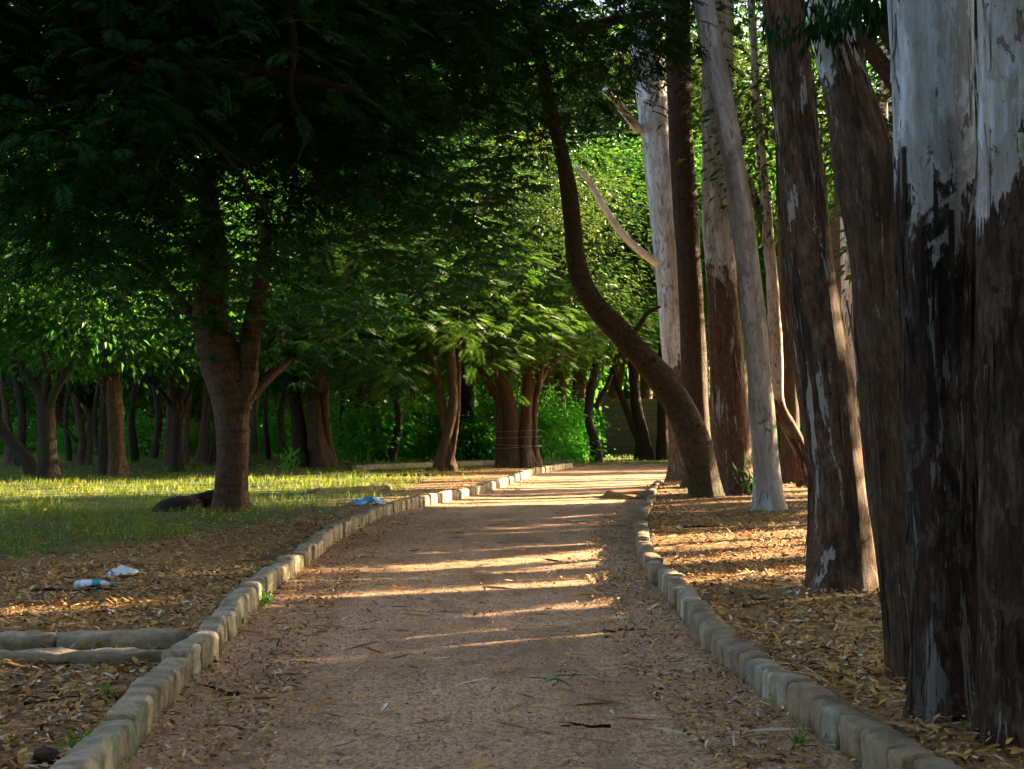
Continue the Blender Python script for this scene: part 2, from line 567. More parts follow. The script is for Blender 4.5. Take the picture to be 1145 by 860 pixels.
ys = np.r_[np.linspace(-30, 3, 8), np.arange(3.4, 20, .18), np.arange(20, 60, .8), np.linspace(62, 110, 12), [140, 180, 240]]
offL = np.array([.13, .22, .34, .5, .7, .95, 1.25, 1.6, 2, 2.5, 3, 3.6, 4.3, 5, 6, 7, 8.2, 9.5, 11, 13, 15, 18, 22, 27, 33, 40, 55, 80, 120, 200])
offR = np.r_[.13, .2, .28, np.arange(.4, 4.6, .14), 4.9, 5.4, 6, 7, 8.2, 9.5, 11, 13, 15, 18, 22, 27, 33, 40, 55, 80, 120, 200]
rows = []
for y in ys:
    l, r = float(XL(y)), float(XR(y))
    xl, xr = l - offL[::-1], r + offR
    row = [(x, y, float(gz(x, y))) for x in xl] + [(l - .02, y, -.04), (r + .02, y, -.04)] + [(x, y, float(gz(x, y))) for x in xr]
    rows.append(row)
GV = np.array(rows)
nr, nc = GV.shape[:2]
ii, jj = np.meshgrid(np.arange(nr - 1), np.arange(nc - 1), indexing='ij')
GF = np.stack([ii * nc + jj, ii * nc + jj + 1, (ii + 1) * nc + jj + 1, (ii + 1) * nc + jj], -1).reshape(-1, 4)
M['soil'] = soil_mat('leaf-strewn soil', (.23, .125, .045), True)
tag(link('ground', npmesh('ground', GV.reshape(-1, 3), GF, None, True), M['soil']), None, None, None, 'structure')

yp = np.r_[np.linspace(-30, 3, 6), np.arange(3.4, 60, .4)]
pt = np.linspace(0, 1, 26)
PV = []
for y in yp:
    l, r = float(XL(y)) - .05, float(XR(y)) + .05
    for t in pt:
        x = l + (r - l) * t
        PV.append((x, y, .012 * float(vnoise(x * 1.5, y * 1.2)) + .03 * (abs(2 * t - 1) ** 4) - .012))
nc = len(pt)
ii, jj = np.meshgrid(np.arange(len(yp) - 1), np.arange(nc - 1), indexing='ij')
PF = np.stack([ii * nc + jj, ii * nc + jj + 1, (ii + 1) * nc + jj + 1, (ii + 1) * nc + jj], -1).reshape(-1, 4)
M['path'] = soil_mat('trodden pinkish earth', (.44, .245, .137))
tag(link('path', npmesh('path', PV, PF, None, True), M['path']), None, None, None, 'structure')

# ------------------------------------------------------------------ fallen leaves and grass (uncountable)
rng = np.random.default_rng(11)


def litter_points(y0, y1, dens):
    w = y1 * .40 + 2.5
    n = int((y1 - y0) * 2 * w * dens)
    return rng.uniform(-w, w, n), rng.uniform(y0, y1, n)


def litter_mesh():
    X, Y = [], []
    for y0, y1, d in ((4.6, 8, 1250), (8, 13, 800), (13, 20, 400), (20, 34, 130), (34, 50, 26)):
        a, b = litter_points(y0, y1, d)
        X.append(a)
        Y.append(b)
    X, Y = np.concatenate(X), np.concatenate(Y)
    l, r = XL(Y), XR(Y)
    inpath = (X > l) & (X < r)
    ed = np.minimum(X - l, r - X)
    patchy = .5 + .5 * vnoise(X * 1.6, Y * 1.1)
    keep_p = np.where(inpath, np.clip(.72 + .9 * np.exp(-np.clip(ed, 0, 9) / .42) + .25 * (patchy > .62), 0, 1), .62 + .38 * np.clip(patchy + .5 * vnoise(X * 4.1, Y * 3.3 + 2), 0, 1))
    onk = ((X < l) & (X > l - .18)) | ((X > r) & (X < r + .18))
    keep_p = np.where(onk, .0, keep_p)
    lawn = (~inpath) & (X < l - 1.2) & (Y > 27 + 3 * X + 2 * vnoise(X, Y))
    keep_p = np.where(lawn, keep_p * .25, keep_p)
    k = rng.uniform(size=len(X)) < keep_p
    X, Y = X[k], Y[k]
    n = len(X)
    inp = (X > XL(Y)) & (X < XR(Y))
    Z = np.where(inp, .004 + .03 * np.exp(-np.minimum(X - XL(Y), XR(Y) - X).clip(0) / .15), gz(X, Y)) + rng.uniform(.006, .03, n)
    ang = rng.uniform(0, 6.28, n)
    tilt = rng.normal(0, .28, n)
    d = np.stack([np.cos(ang) * np.cos(tilt), np.sin(ang) * np.cos(tilt), np.sin(tilt)], -1)
    nrm = np.array([0, 0, 1.0]) + rng.normal(0, .35, (n, 3))
    gum = rng.uniform(size=n) < .6
    ln = np.where(gum, rng.uniform(.035, .095, n), rng.uniform(.02, .048, n)) * np.where(inp, np.where(np.minimum(X - XL(Y), XR(Y) - X) < .55, .75, rng.uniform(.25, .5, n)), 1)
    strip = rng.uniform(size=n) < .03
    wd = ln * np.where(gum, rng.uniform(.14, .26, n), rng.uniform(.4, .65, n))
    ln = np.where(strip, rng.uniform(.12, .30, n), ln)
    wd = np.where(strip, rng.uniform(.010, .022, n), wd)
    d[:, 2] *= np.where(strip, .25, 1)
    s = unit(np.cross(nrm, d))
    up = np.cross(d, s)
    curl = (rng.normal(.1, .18, n) * np.where(strip, .2, 1))[:, None]
    ln, wd = ln[:, None], wd[:, None]
    c = np.stack([X, Y, Z], -1)
    a0 = c
    q = [a0, c + d * ln * .33 + s * wd * .5 + up * ln * curl * .5, c + d * ln * .33 - s * wd * .5 + up * ln * curl * .5,
         c + d * ln * .72 + s * wd * .4 + up * ln * curl * .6, c + d * ln * .72 - s * wd * .4 + up * ln * curl * .6, c + d * ln + up * ln * curl * .2]
    V = np.stack(q, 1)
    b = np.arange(n)[:, None] * 6
    F = np.concatenate([b + np.array([0, 1, 3, 2]), b + np.array([2, 3, 5, 4])])
    F = np.concatenate([np.stack([b[:, 0], b[:, 0] + 1, b[:, 0] + 3], 1)])  # replaced below
    tri = np.concatenate([b + np.array(t) for t in ((0, 1, 2), (2, 1, 3), (2, 3, 4), (4, 3, 5))])
    pal = np.array([(.43, .215, .05), (.28, .125, .032), (.48, .29, .09), (.12, .06, .03), (.52, .42, .30), (.34, .16, .05), (.60, .54, .46)])
    ci = rng.choice(len(pal), n, p=[.28, .22, .19, .14, .06, .09, .02])
    col = pal[ci] * rng.uniform(.75, 1.15, (n, 1))
    col = np.c_[col, np.ones(n)]
    return npmesh('fallen_leaves', V.reshape(-1, 3), tri, {'col': ('FLOAT_COLOR', np.repeat(col, 6, 0))})


m, nt, out = mat('dry fallen leaf')
principled(nt, out, attr(nt, 'col').outputs['Color'], .7, None, .25)
M['litter'] = m
tag(link('fallen_leaves', litter_mesh(), M['litter']), None, None, None, 'stuff')


def grass_mesh():
    X, Y = [], []
    for (x0, x1, y0, y1, dens) in ((-12, -1.5, 11.5, 22, 260), (-19, -2, 22, 34, 130), (-30, 2, 34, 48, 36), (-40, 12, 46, 64, 22), (6, 26, 28, 60, 14)):
        n = int((x1 - x0) * (y1 - y0) * dens)
        X.append(rng.uniform(x0, x1, n))
        Y.append(rng.uniform(y0, y1, n))
    X, Y = np.concatenate(X), np.concatenate(Y)
    e = Y - (27 + 3.0 * X + 2.4 * vnoise(X * .8, Y * .8))
    clump = .5 + .5 * vnoise(X * 2.3 + 5, Y * 2.3)
    p = np.clip(e * .35, 0, 1) * np.clip((XL(Y) - X - .9) * .9, 0, 1) * (.08 + .92 * np.clip(clump * 1.25, 0, 1) ** 1.6)
    far = (Y > 46) & (X < XL(Y) - .3)
    p = np.where(far, .5 + .5 * clump, p)
    p = np.where((X > XR(Y) + 3) & (Y > 24), .6 * clump, p)
    p = np.where((Y > 40) & (Y < 46), p * .6, p)
    k = rng.uniform(size=len(X)) < p
    X, Y = X[k], Y[k]
    n = len(X)
    c = np.stack([X, Y, gz(X, Y) - .005], -1)
    ang = rng.uniform(0, 6.28, n)
    lean = rng.uniform(.1, .9, n)
    d = np.stack([np.cos(ang) * lean, np.sin(ang) * lean, np.ones(n)], -1)
    h = rng.uniform(.03, .11, n) * (1 + .015 * Y) * (.55 + .9 * np.clip(.5 + .5 * vnoise(X * 1.1 + 3, Y * 1.4), 0, 1))
    w = rng.uniform(.006, .011, n) * (1 + .03 * Y)
    t = np.clip(rng.normal(.42, .25, n) + .18 * vnoise(X * .9, Y * .6), 0, 1)
    V, F, T = leaf_quads(c, d, rng.normal(0, 1, (n, 3)) * np.array([1, 1, .2]), h, w, t)
    return npmesh('grass', V, F, {'tint': ('FLOAT', T)})


tag(link('grass', grass_mesh(), M['grass']), None, None, None, 'stuff')

# ------------------------------------------------------------------ kerb stones
def kerb_mat(name, base, paint=None):
    m, nt, out = mat(name)
    co = N(nt, 'TexCoord').outputs['Object']
    rnd = N(nt, 'ObjectInfo').outputs['Random']
    v = N(nt, 'VectorMath', operation='ADD')
    L(nt, co, v.inputs[0])
    sc = math_(nt, 'MULTIPLY', rnd, 40.0)
    L(nt, sc, v.inputs[1])
    v = v.outputs[0]
    n1 = noise(nt, v, 7, 5, .65)
    n2 = noise(nt, v, 45, 4, .7)
    c = ramp(nt, n1, [(.3, tuple(x * .5 for x in base)), (.52, base), (.75, tuple(x * 1.35 for x in base))])
    c = mixc(nt, ramp(nt, n2, [(.5, (0, 0, 0)), (.72, (.5, .5, .5))]), c, tuple(x * .45 for x in base))
    if paint:
        n3 = noise(nt, v, 11, 5, .7)
        c = mixc(nt, ramp(nt, n3, [(.42, (.85, .85, .85)), (.60, (0, 0, 0))]), c, paint)
    dirt = noise(nt, v, 4, 4, .6)
    c = mixc(nt, ramp(nt, dirt, [(.5, (0, 0, 0)), (.7, (.6, .6, .6))]), c, (.10, .065, .035))
    principled(nt, out, c, .85, bump(nt, math_(nt, 'ADD', n1, math_(nt, 'MULTIPLY', n2, .4)), .7, .02), .2)
    return m


M['kerb_bare'] = kerb_mat('bare weathered concrete', (.30, .235, .15))
M['kerb_green'] = kerb_mat('worn green kerb paint', (.30, .235, .15), (.13, .18, .11))
M['kerb_cream'] = kerb_mat('worn cream kerb paint', (.31, .245, .16), (.50, .40, .25))
M['kerb_grey'] = kerb_mat('greyish concrete', (.24, .165, .095))


def stone_mesh(name, ln, w, h, seed, m, nx=6, ny=5, nz=5, rough=.012):
    """an upright kerb block with a rounded top edge, worn corners and a lumpy face; length along y."""
    rng = np.random.default_rng(seed)
    V, F, idx = [], [], {}

    def vert(i, j, k):
        key = (i, j, k)
        if key not in idx:
            x, y, z = i / nx * 2 - 1, j / ny * 2 - 1, k / nz * 2 - 1
            p = np.array([x, y, z])
            e = 8.0
            q = np.sum(np.abs(p) ** e) ** (1 / e)
            if q > 1:
                p = p / np.array([1 + .75 * (q - 1), 1 + .25 * (q - 1), 1 + .75 * (q - 1)])
            q = p * np.array([w / 2, ln / 2, (h + .1) / 2])
            zz = (p[2] + 1) / 2
            q[0] *= 1.0 - .16 * max(0, zz - .35)
            ph = seed * 1.7
            q[0] += rough * (math.sin(q[1] * 23 + ph) * .5 + math.sin(q[2] * 31 + ph * 2)) * .6
            q[2] += rough * math.sin(q[1] * 17 + q[0] * 29 + ph) * (1 if zz > .5 else 0)
            q += rng.normal(0, rough * .18, 3)
            q[2] += (h + .1) / 2 - .1
            idx[key] = len(V)
            V.append(q)
        return idx[key]

    def face(a, b, c, d):
        F.append((a, b, c, d))

    for i in range(nx):
        for j in range(ny):
            face(vert(i, j, nz), vert(i + 1, j, nz), vert(i + 1, j + 1, nz), vert(i, j + 1, nz))
            face(vert(i, j, 0), vert(i, j + 1, 0), vert(i + 1, j + 1, 0), vert(i + 1, j, 0))
    for i in range(nx):
        for k in range(nz):
            face(vert(i, 0, k), vert(i + 1, 0, k), vert(i + 1, 0, k + 1), vert(i, 0, k + 1))
            face(vert(i, ny, k), vert(i, ny, k + 1), vert(i + 1, ny, k + 1), vert(i + 1, ny, k))
    for j in range(ny):
        for k in range(nz):
            face(vert(0, j, k), vert(0, j, k + 1), vert(0, j + 1, k + 1), vert(0, j + 1, k))
            face(vert(nx, j, k), vert(nx, j + 1, k), vert(nx, j + 1, k + 1), vert(nx, j, k + 1))
    me = npmesh(name, V, F, None, True)
    me.materials.append(m)
    return me


def kerb_unit(name, seed, mats, seq, lobes=5, ln=.718):
    """one kerb stone: grooved lobes along y, face towards +x, flat worn top; painted lobes carry their own material."""
    rng = np.random.default_rng(seed)
    prof = np.array([(.078, -.1), (.080, .0), (.079, .06), (.078, .12), (.077, .150), (.070, .168), (.052, .177), (.0, .179), (-.045, .178), (-.074, .174), (-.08, .16), (-.08, .05), (-.08, -.1)])
    nrm = np.array([(1, 0), (1, 0), (1, 0), (1, .1), (.85, .5), (.6, .8), (.3, .95), (0, 1), (0, 1), (-.4, .9), (-1, .2), (-1, 0), (-1, 0)], float)
    gr = np.array([1, 1, 1, 1, 1, 1, .8, .35, .2, .15, .1, .1, .1])
    fr = np.array([0, .05, .12, .3, .5, .7, .88, .95])
    V, idx = [], []
    ends = np.r_[0, np.cumsum(rng.uniform(.85, 1.15, lobes))]
    ends = ends / ends[-1] * ln - ln / 2
    lo = rng.normal(0, .005, lobes)
    lt = rng.normal(0, .004, lobes)
    for l in range(lobes):
        w = ends[l + 1] - ends[l]
        for f in list(fr) + ([1.0] if l == lobes - 1 else []):
            y = ends[l] + f * w
            d = min(f, 1 - f) * w
            g = .015 * math.exp(-(d / .008) ** 2)
            end = (l == 0 and f < .1) or (l == lobes - 1 and f > .9)
            p = prof - nrm * (g * gr)[:, None] * (1.3 if end else 1)
            p[:, 0] += lo[l] * gr
            p[4:11, 1] += lt[l]
            p += rng.normal(0, .0032, p.shape)
            for q in p:
                V.append((q[0], y, q[1]))
            idx.append(l)
    n, m_ = len(prof), len(idx)
    F, mi = [], []
    for i in range(m_ - 1):
        for j in range(n - 1):
            F.append((i * n + j, i * n + j + 1, (i + 1) * n + j + 1, (i + 1) * n + j))
            mi.append(1 + seq[idx[i] % len(seq)] if j < 6 else 0)
    # end caps
    for i, rv in ((0, False), (m_ - 1, True)):
        for j in range(n // 2):
            a, b_, c, d = i * n + j, i * n + j + 1, i * n + n - 2 - j, i * n + n - 1 - j
            if len({a, b_, c, d}) == 4:
                F.append((d, c, b_, a) if not rv else (a, b_, c, d))
                mi.append(0)
    me = npmesh(name, V, np.array(F)[:, ::-1], None, True)
    for m in mats:
        me.materials.append(m)
    me.polygons.foreach_set('material_index', np.array(mi, dtype=np.int32))
    return me


PAINT = [M['kerb_bare'], M['kerb_green'], M['kerb_cream'], M['kerb_bare']]
GREY = [M['kerb_grey'], M['kerb_grey'], M['kerb_green'], M['kerb_bare']]
KM = {
    'kerb_green': [kerb_unit('kerb_stone_green_%d' % q, 20 + q, PAINT, q_) for q, q_ in enumerate(([0, 1, 0, 2, 0], [0, 0, 1, 0, 2], [0, 1, 0, 0, 1]))],
    'kerb_cream': [kerb_unit('kerb_stone_cream_%d' % q, 30 + q, PAINT, q_) for q, q_ in enumerate(([1, 0, 1, 2, 1], [1, 1, 0, 1, 2], [2, 1, 1, 0, 1]))],
    'kerb_bare': [kerb_unit('kerb_stone_bare_%d' % q, 40 + q, PAINT, [2, 2, 1, 2, 2]) for q in range(2)],
    'kerb_grey': [kerb_unit('kerb_stone_grey_%d' % q, 50 + q, GREY, ([0, 0, 2, 0, 0] if q else [0, 0, 0, 1, 0]), 4 + q % 2) for q in range(4)],
}
KLAB = {
    'kerb_green': 'kerb stone mostly in worn green paint edging the lawn side of path',
    'kerb_cream': 'kerb stone mostly in worn cream paint edging the lawn side of path',
    'kerb_bare': 'unpainted weathered kerb stone edging the lawn side of path',
}


def run_kerb(Xf, y0, y1, side, pick, label, group, step=.745):
    y = y0
    n = 0
    prev = None
    rg = random.Random(5 if side < 0 else 9)
    wander = 0.0
    while y < y1:
        x = float(Xf(y))
        dx = float(Xf(y + .4) - Xf(y - .4)) / .8
        ll = math.hypot(1, dx)
        kind = pick(n, rg)
        o = bpy.data.objects.new('kerb_stone', KM[kind][rg.randrange(len(KM[kind]))])
        COL.objects.link(o)
        nx_, ny_ = side / ll, -side * dx / ll
        if rg.random() < .12:
            wander = rg.uniform(-.025, .025)
        o.location = (x + nx_ * (.072 + wander), y + ny_ * (.072 + wander), rg.uniform(-.012, .012))
        o.rotation_euler = (rg.gauss(0, .025), rg.gauss(0, .05), -math.atan(dx) + rg.gauss(0, .035) + (math.pi if side > 0 else 0))
        o.scale = (.84, rg.uniform(.98, 1.005), rg.uniform(.95, 1.05))
        tag(o, label(kind), 'kerb stone', group)
        y += step / ll
        n += 1


seqL = ['kerb_green', 'kerb_cream', 'kerb_green', 'kerb_bare', 'kerb_green', 'kerb_cream']
run_kerb(XL, 4.7, 44.3, -1, lambda n, r: seqL[(n + (r.random() < .2)) % 6] if n < 22 else ('kerb_cream' if r.random() < .75 else 'kerb_bare'),
         lambda k: KLAB[k], 'kerb stones along the lawn side of the path')
run_kerb(XR, 4.7, 30.2, 1, lambda n, r: 'kerb_green' if r.random() < .1 else 'kerb_grey',
         lambda k: {'kerb_grey': 'plain grey-brown kerb stone edging the gum tree side of path', 'kerb_green': 'kerb stone with faint green stain edging the gum tree side of path'}[k],
         'kerb stones along the gum tree side of the path')


def long_kerb(name, a, b, w, h, label, group=None, seed=1, m='kerb_bare'):
    a, b = np.array(a), np.array(b)
    ln = float(np.linalg.norm(b[:2] - a[:2]))
    me = stone_mesh(name, ln, w, h, seed, M[m], 5, max(6, int(ln / .12)), 5, .014)
    o = link(name, me, None)
    mid = (a + b) / 2
    o.location = (mid[0], mid[1], float(gz(mid[0], mid[1])) - .02)
    d = b - a
    o.rotation_euler = (0, 0, math.atan2(d[1], d[0]) - math.pi / 2)
    return tag(o, label, 'kerb')


a = G(-90, 732, .06)
b = G(61, 730, .06)
c = G(64, 730, .06)
d = G(211, 726, .06)
long_kerb('concrete_kerb', a, b, .17, .13, 'rough long concrete kerb at the end of the rear row beside the bottle', seed=3)
long_kerb('concrete_kerb', c, d, .17, .13, 'rough long concrete kerb of the rear row that abuts the painted kerb stones', seed=4)
long_kerb('concrete_kerb', G(-90, 746, .06), G(197, 744, .06), .14, .10, 'lower mossy concrete kerb of the front row crossing the leaf litter', seed=5)
long_kerb('concrete_kerb', G(345, 553, .06), G(437, 548, .06), .14, .10, 'thin dark concrete edging in the grass behind the blue plastic', seed=6, m='kerb_grey')
long_kerb('concrete_kerb', G(395, 526, .05), G(562, 520, .05), .2, .16, 'low pale kerb behind the twisted tree along the rear path', seed=7)
long_kerb('concrete_kerb', G(600, 520, .05), G(645, 519, .05), .2, .16, 'short pale kerb behind the wire-bound tree at the bend', seed=8)

# ------------------------------------------------------------------ tree builders
def stem_pts(pxs, D, dy=0.0):
    """(px, py, width in px) list, base first -> world points and radii; dy = how far the top leans away."""
    P, Rr = [], []
    n = len(pxs)
    for i, (x, y, w) in enumerate(pxs):
        d = D + dy * i / max(1, n - 1)
        P.append(W(x, y, d))
        Rr.append(w * d / FPX / 2)
    return P, Rr


def extend(P, Rr, top_z, wig=.3, seed=0, end_r=.06):
    rg = random.Random(seed)
    P, Rr = [np.array(p) for p in P], list(Rr)
    d = P[-1] - P[-2]
    d = d / np.linalg.norm(d)
    r0, z0 = Rr[-1], P[-1][2]
    n = max(2, int((top_z - z0) / 2.2))
    for i in range(1, n + 1):
        f = i / n
        d = d * .8 + np.array([rg.uniform(-wig, wig), rg.uniform(-wig, wig), 1]) * .3
        d /= np.linalg.norm(d)
        P.append(P[-1] + d * (top_z - z0) / n)
        Rr.append(r0 * (1 - f) + end_r * f)
    return P, Rr


EUC_CROWN = [crown('gum_crown_%d' % i, M['leaf_euc'], 40 + i, (2.6, 2.6, 3.4), 46, .8, 90, .17, 'hang', .3, .9, 0, .22) for i in range(2)]


def gum(pxs, base_y_z, label, m, top=15.0, dy=.4, seed=1, sides=26, wob=.05, flare=.25, branches=(), lobes=0, lobe_amp=0, crown_i=0, group='gum trees beside the path', crown_s=1.0, step=.12):
    D = G(pxs[0][0], pxs[0][1], base_y_z)[1]
    P, Rr = stem_pts(pxs, D, dy)
    base = np.array(P[0])
    base[2] = float(gz(base[0], base[1]))
    P[0][2] -= .15
    P, Rr = extend(P, Rr, top, .25, seed)
    o = empty('gum_tree', base, label, 'tree', group)
    tb = tube(P, Rr, sides, step, wob, seed, lobes, lobe_amp, flare + (.2 if D > 9 else 0), .32)
    parts = [tb]
    if sides >= 24:
        parts.append(flakes(tb, sides, int(26 * sides / 24 * (1.6 if D < 13 else 1)), seed, 4.2 if D < 13 else 9))
    link('trunk', limb_mesh('trunk', parts, base), m, o)
    for bi, (bp, bdy, bm) in enumerate(branches):
        Q, q = stem_pts(bp, D + .2, bdy)
        link('branch', limb_mesh('branch', [tube(Q, q, 12, .08, .08, seed * 7 + bi)], base), bm or m, o)
    c = link('crown', EUC_CROWN[crown_i % 2], None, o, Vector(P[-1]) - Vector(base) + Vector((0, 0, -1.4)))
    c.rotation_euler = (0, 0, seed * 1.3)
    c.scale = (crown_s,) * 3
    return o


PALE = (.56, .57, .57)
# rightmost pair, close to the camera
gum([(1150, 845, 118), (1149, 800, 104), (1147, 640, 100), (1146, 400, 98), (1143, 200, 97), (1140, 0, 95)], .11, 'thick gum trunk with flaking dark bark cut off by the edge beside its twin',
    euc_bark('bark gum dark flaking', 2.55, .32, .45, (.50, .53, .56), (.30, .24, .18), (.090, .043, .022), (.016, .009, .006), 3.2, 3), dy=.1, seed=3, sides=34, flare=.18, step=.07)
gum([(1064, 818, 100), (1062, 780, 82), (1060, 640, 80), (1054, 480, 86), (1050, 290, 91), (1044, 120, 92), (1041, 0, 92)], .11, 'thick gum trunk, pale grey above and blackish brown below, beside the leaning gum',
    euc_bark('bark gum pale top', 2.35, .36, .3, (.50, .52, .54), (.27, .25, .22), (.078, .038, .020), (.013, .008, .006), -.6, 5), dy=.1, seed=5, sides=34, flare=.16, step=.07)
gum([(1021, 776, 52), (1014, 700, 50), (1003, 600, 50), (993, 480, 52), (984, 360, 52), (976, 270, 56), (962, 170, 62), (944, 95, 52), (930, 35, 45), (921, -20, 42), (915, -90, 38)], .11,
    'leaning gum trunk with a long dark crack and pale bark at its top', euc_bark('bark gum cracked', 3.15, .30, .3, (.50, .52, .54), (.32, .25, .18), (.16, .085, .043), (.034, .02, .012), 1.0, 8),
    dy=.6, seed=8, sides=28, wob=.07, lobes=2, lobe_amp=.06, flare=.12, step=.08)
gum([(940, 662, 72), (938, 640, 66), (930, 500, 62), (915, 370, 60), (902, 270, 56), (886, 110, 49), (876, 0, 45)], .11, 'straight rough brown gum trunk with pale flakes standing alone in the litter',
    euc_bark('bark gum brown', 5.9, .7, .75, (.50, .48, .45), (.30, .24, .18), (.165, .078, .038), (.030, .017, .010), -7.0, 12), dy=.5, seed=12, sides=30, wob=.06, flare=.14, step=.09)
gum([(861, 572, 36), (859, 558, 30), (855, 500, 29), (847, 400, 27), (838, 310, 26), (826, 220, 26), (808, 110, 25), (790, 20, 24), (780, -50, 22)], .11, 'slim smooth pale gum trunk leaning towards the path',
    euc_bark('bark gum smooth pale', -.2, .3, .1, (.40, .38, .35), (.22, .18, .14)), dy=.5, seed=15, sides=22, flare=.2)
gum([(821, 555, 52), (820, 535, 44), (815, 450, 41), (809, 350, 36), (804, 250, 34), (802, 120, 34), (803, 0, 34)], .11, 'broad gum trunk, orange brown at the foot and white above, behind the slim pale gum',
    euc_bark('bark gum white and orange', 3.9, .45, .55, (.66, .64, .62), (.38, .31, .24), (.19, .09, .042), (.06, .03, .016)), dy=.4, seed=18, sides=26, flare=.14)
gum([(783, 545, 32), (780, 480, 28), (776, 400, 28), (769, 280, 28), (762, 160, 28), (756, 0, 28)], .11, 'dark brown straight trunk between the two white gums',
    plain_bark('dark brown gum bark', (.03, .018, .012), (.085, .05, .032), (.15, .095, .062), .25, .2), dy=.4, seed=21, sides=20)
gum([(768, 538, 36), (764, 500, 30), (757, 420, 30), (748, 300, 32), (736, 180, 35), (727, 90, 36), (722, 40, 36), (716, -30, 34)], .11, 'tall white gum trunk with dead white branches pointing over the path',
    euc_bark('bark gum white', 2.6, .4, .5, (.66, .66, .65), (.40, .34, .27), (.17, .09, .05), (.05, .03, .02)), dy=.5, seed=24, sides=24,
    branches=[([(742, 298, 12), (724, 287, 9), (704, 270, 8.5), (686, 248, 8.5), (671, 224, 8), (658, 202, 7), (643, 187, 5)], -1.2, euc_bark('bark bleached limb', -5, .2, -.2, (.85, .86, .88), (.66, .65, .64))),
              ([(714, 145, 12), (703, 132, 11), (690, 115, 9), (676, 101, 7)], -1.0, euc_bark('bark bleached stub', -5, .2, -.2, (.62, .62, .62), (.38, .34, .30)))])
# the curved trunk that leans over the path
gum([(792, 558, 38), (782, 515, 35), (766, 470, 35), (740, 425, 32), (717, 398, 29), (692, 370, 26), (668, 345, 25), (651, 316, 24), (644, 287, 22), (641, 255, 20), (638, 230, 19), (630, 182, 17), (621, 145, 16), (603, 60, 15), (588, 0, 14), (576, -50, 13)], .11,
    'mossy brown trunk that curves far out over the path', plain_bark('mossy curved bark', (.03, .02, .012), (.10, .062, .036), (.19, .125, .07), .15, .55), dy=-1.0, seed=27, sides=22, wob=.06, flare=.0, top=10,
    branches=[([(702, 380, 8), (716, 362, 6), (724, 350, 5), (738, 343, 3)], -.6, None)], crown_s=.6)
gum([(905, 545, 20), (894, 500, 17), (884, 482, 17), (872, 458, 16), (868, 400, 16), (864, 330, 14), (858, 250, 13), (851, 170, 11), (845, 90, 9), (840, 0, 8)], .11, 'thin crooked pale gum sapling behind the straight brown gum',
    euc_bark('bark gum sapling', 1.8, .4, .4, (.48, .45, .41), (.30, .25, .19)), dy=.3, seed=30, sides=16, wob=.08, top=12, crown_s=.7,
    branches=[([(863, 318, 13), (860, 285, 11), (850, 240, 10), (838, 205, 9), (826, 178, 7)], .1, None)])
# leafy sprigs on the leaning gum
lean = [o for o in COL.objects if o.get('label', '').startswith('leaning gum trunk')][0]
for i, (px, py, rx) in enumerate(((905, 8, .24), (945, 2, .26), (985, -12, .2))):
    p = W(px, py, 6.75)
    sp = link('foliage', crown('sprig_leaves_%d' % i, M['leaf_canopy'], 160 + i, (rx, .2, .13), 12, .07, 15, .085, 'hang', .2, .8, .05, .25), None, lean, Vector(p) - lean.location)
    q0 = W(936, 60 - 10 * i, 7.1)
    link('twig', limb_mesh('twig', [tube([q0, (np.array(q0) + p) / 2 + np.array([0, 0, .06]), p], [.012, .009, .005], 6, .04, .1, i)], lean.location), BR_MID, lean)

# the gums farther back on the right
for (x, y, w, tx, sd, lab, dark) in ((958, 534, 26, 945, 33, 'pale distant gum trunk seen between the brown and the leaning gum', 0), (885, 540, 22, 874, 36, 'brown distant gum trunk behind the crooked sapling', 1),
                                    (1008, 530, 24, 1000, 39, 'distant gum trunk glimpsed behind the leaning gum', 0), (930, 525, 18, 946, 42, 'thin distant gum trunk behind the straight brown gum', 1),
                                    (1090, 533, 24, 1096, 45, 'distant pale gum trunk in the slit between the two thick gums', 0), (972, 528, 14, 990, 47, 'slender leaning gum far behind the leaning gum', 0)):
    gum([(x, y, w * 1.25), (x - 1, y - 30, w), ((x + tx) / 2, 270, w * .9), (tx, 0, w * .75)], .11, lab,
        euc_bark('bark distant gum %d' % sd, 2.2, .4, .5, (.52, .50, .48), (.30, .25, .19), (.14, .075, .04), (.04, .024, .015)) if not dark else BR_MID, dy=.6, seed=sd, sides=14, step=.25, top=17)

# ------------------------------------------------------------------ crowns shared by the broadleaved trees
CR_FAR = [crown('crown_far_%d' % i, M['leaf_far'], 60 + i, (4.6, 4.6, 3.6), 120, 1.15, 190, .20, 'simple', .35, .6, .15, .5) for i in range(3)]
CR_DRY = [crown('crown_dry_%d' % i, M['leaf_dry'], 70 + i, (4.6, 4.6, 4.4), 130, 1.1, 180, .19, 'simple', .3, .7, .15, .5) for i in range(2)]
CR_GAP = [crown('crown_open_%d' % i, M['leaf_dry'], 75 + i, (4.4, 4.4, 4.4), 80, .9, 120, .19, 'simple', .3, .8, .3, .45) for i in range(2)]
CR_FEA = [crown('crown_feather_%d' % i, M['leaf_feather'], 80 + i, (4.2, 4.2, 2.8), 64, .8, 50, .46, 'frond', .35, .5, .25, pairs=10) for i in range(2)]
CR_BROAD = [crown('crown_broad_%d' % i, M['leaf_broad'], 90 + i, (3.9, 3.9, 2.9), 110, .8, 34, .24, 'palm', .4, .5, .12, .36) for i in range(2)]
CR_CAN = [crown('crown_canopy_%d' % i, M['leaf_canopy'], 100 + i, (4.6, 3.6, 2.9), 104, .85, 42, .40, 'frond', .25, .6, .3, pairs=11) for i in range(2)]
CR_SHR = [crown('shrub_leaves_%d' % i, M['leaf_shrub'], 110 + i, (1.25, 1.1, .95), 46, .45, 60, .17, 'simple', .3, .8, 0, .5) for i in range(3)]


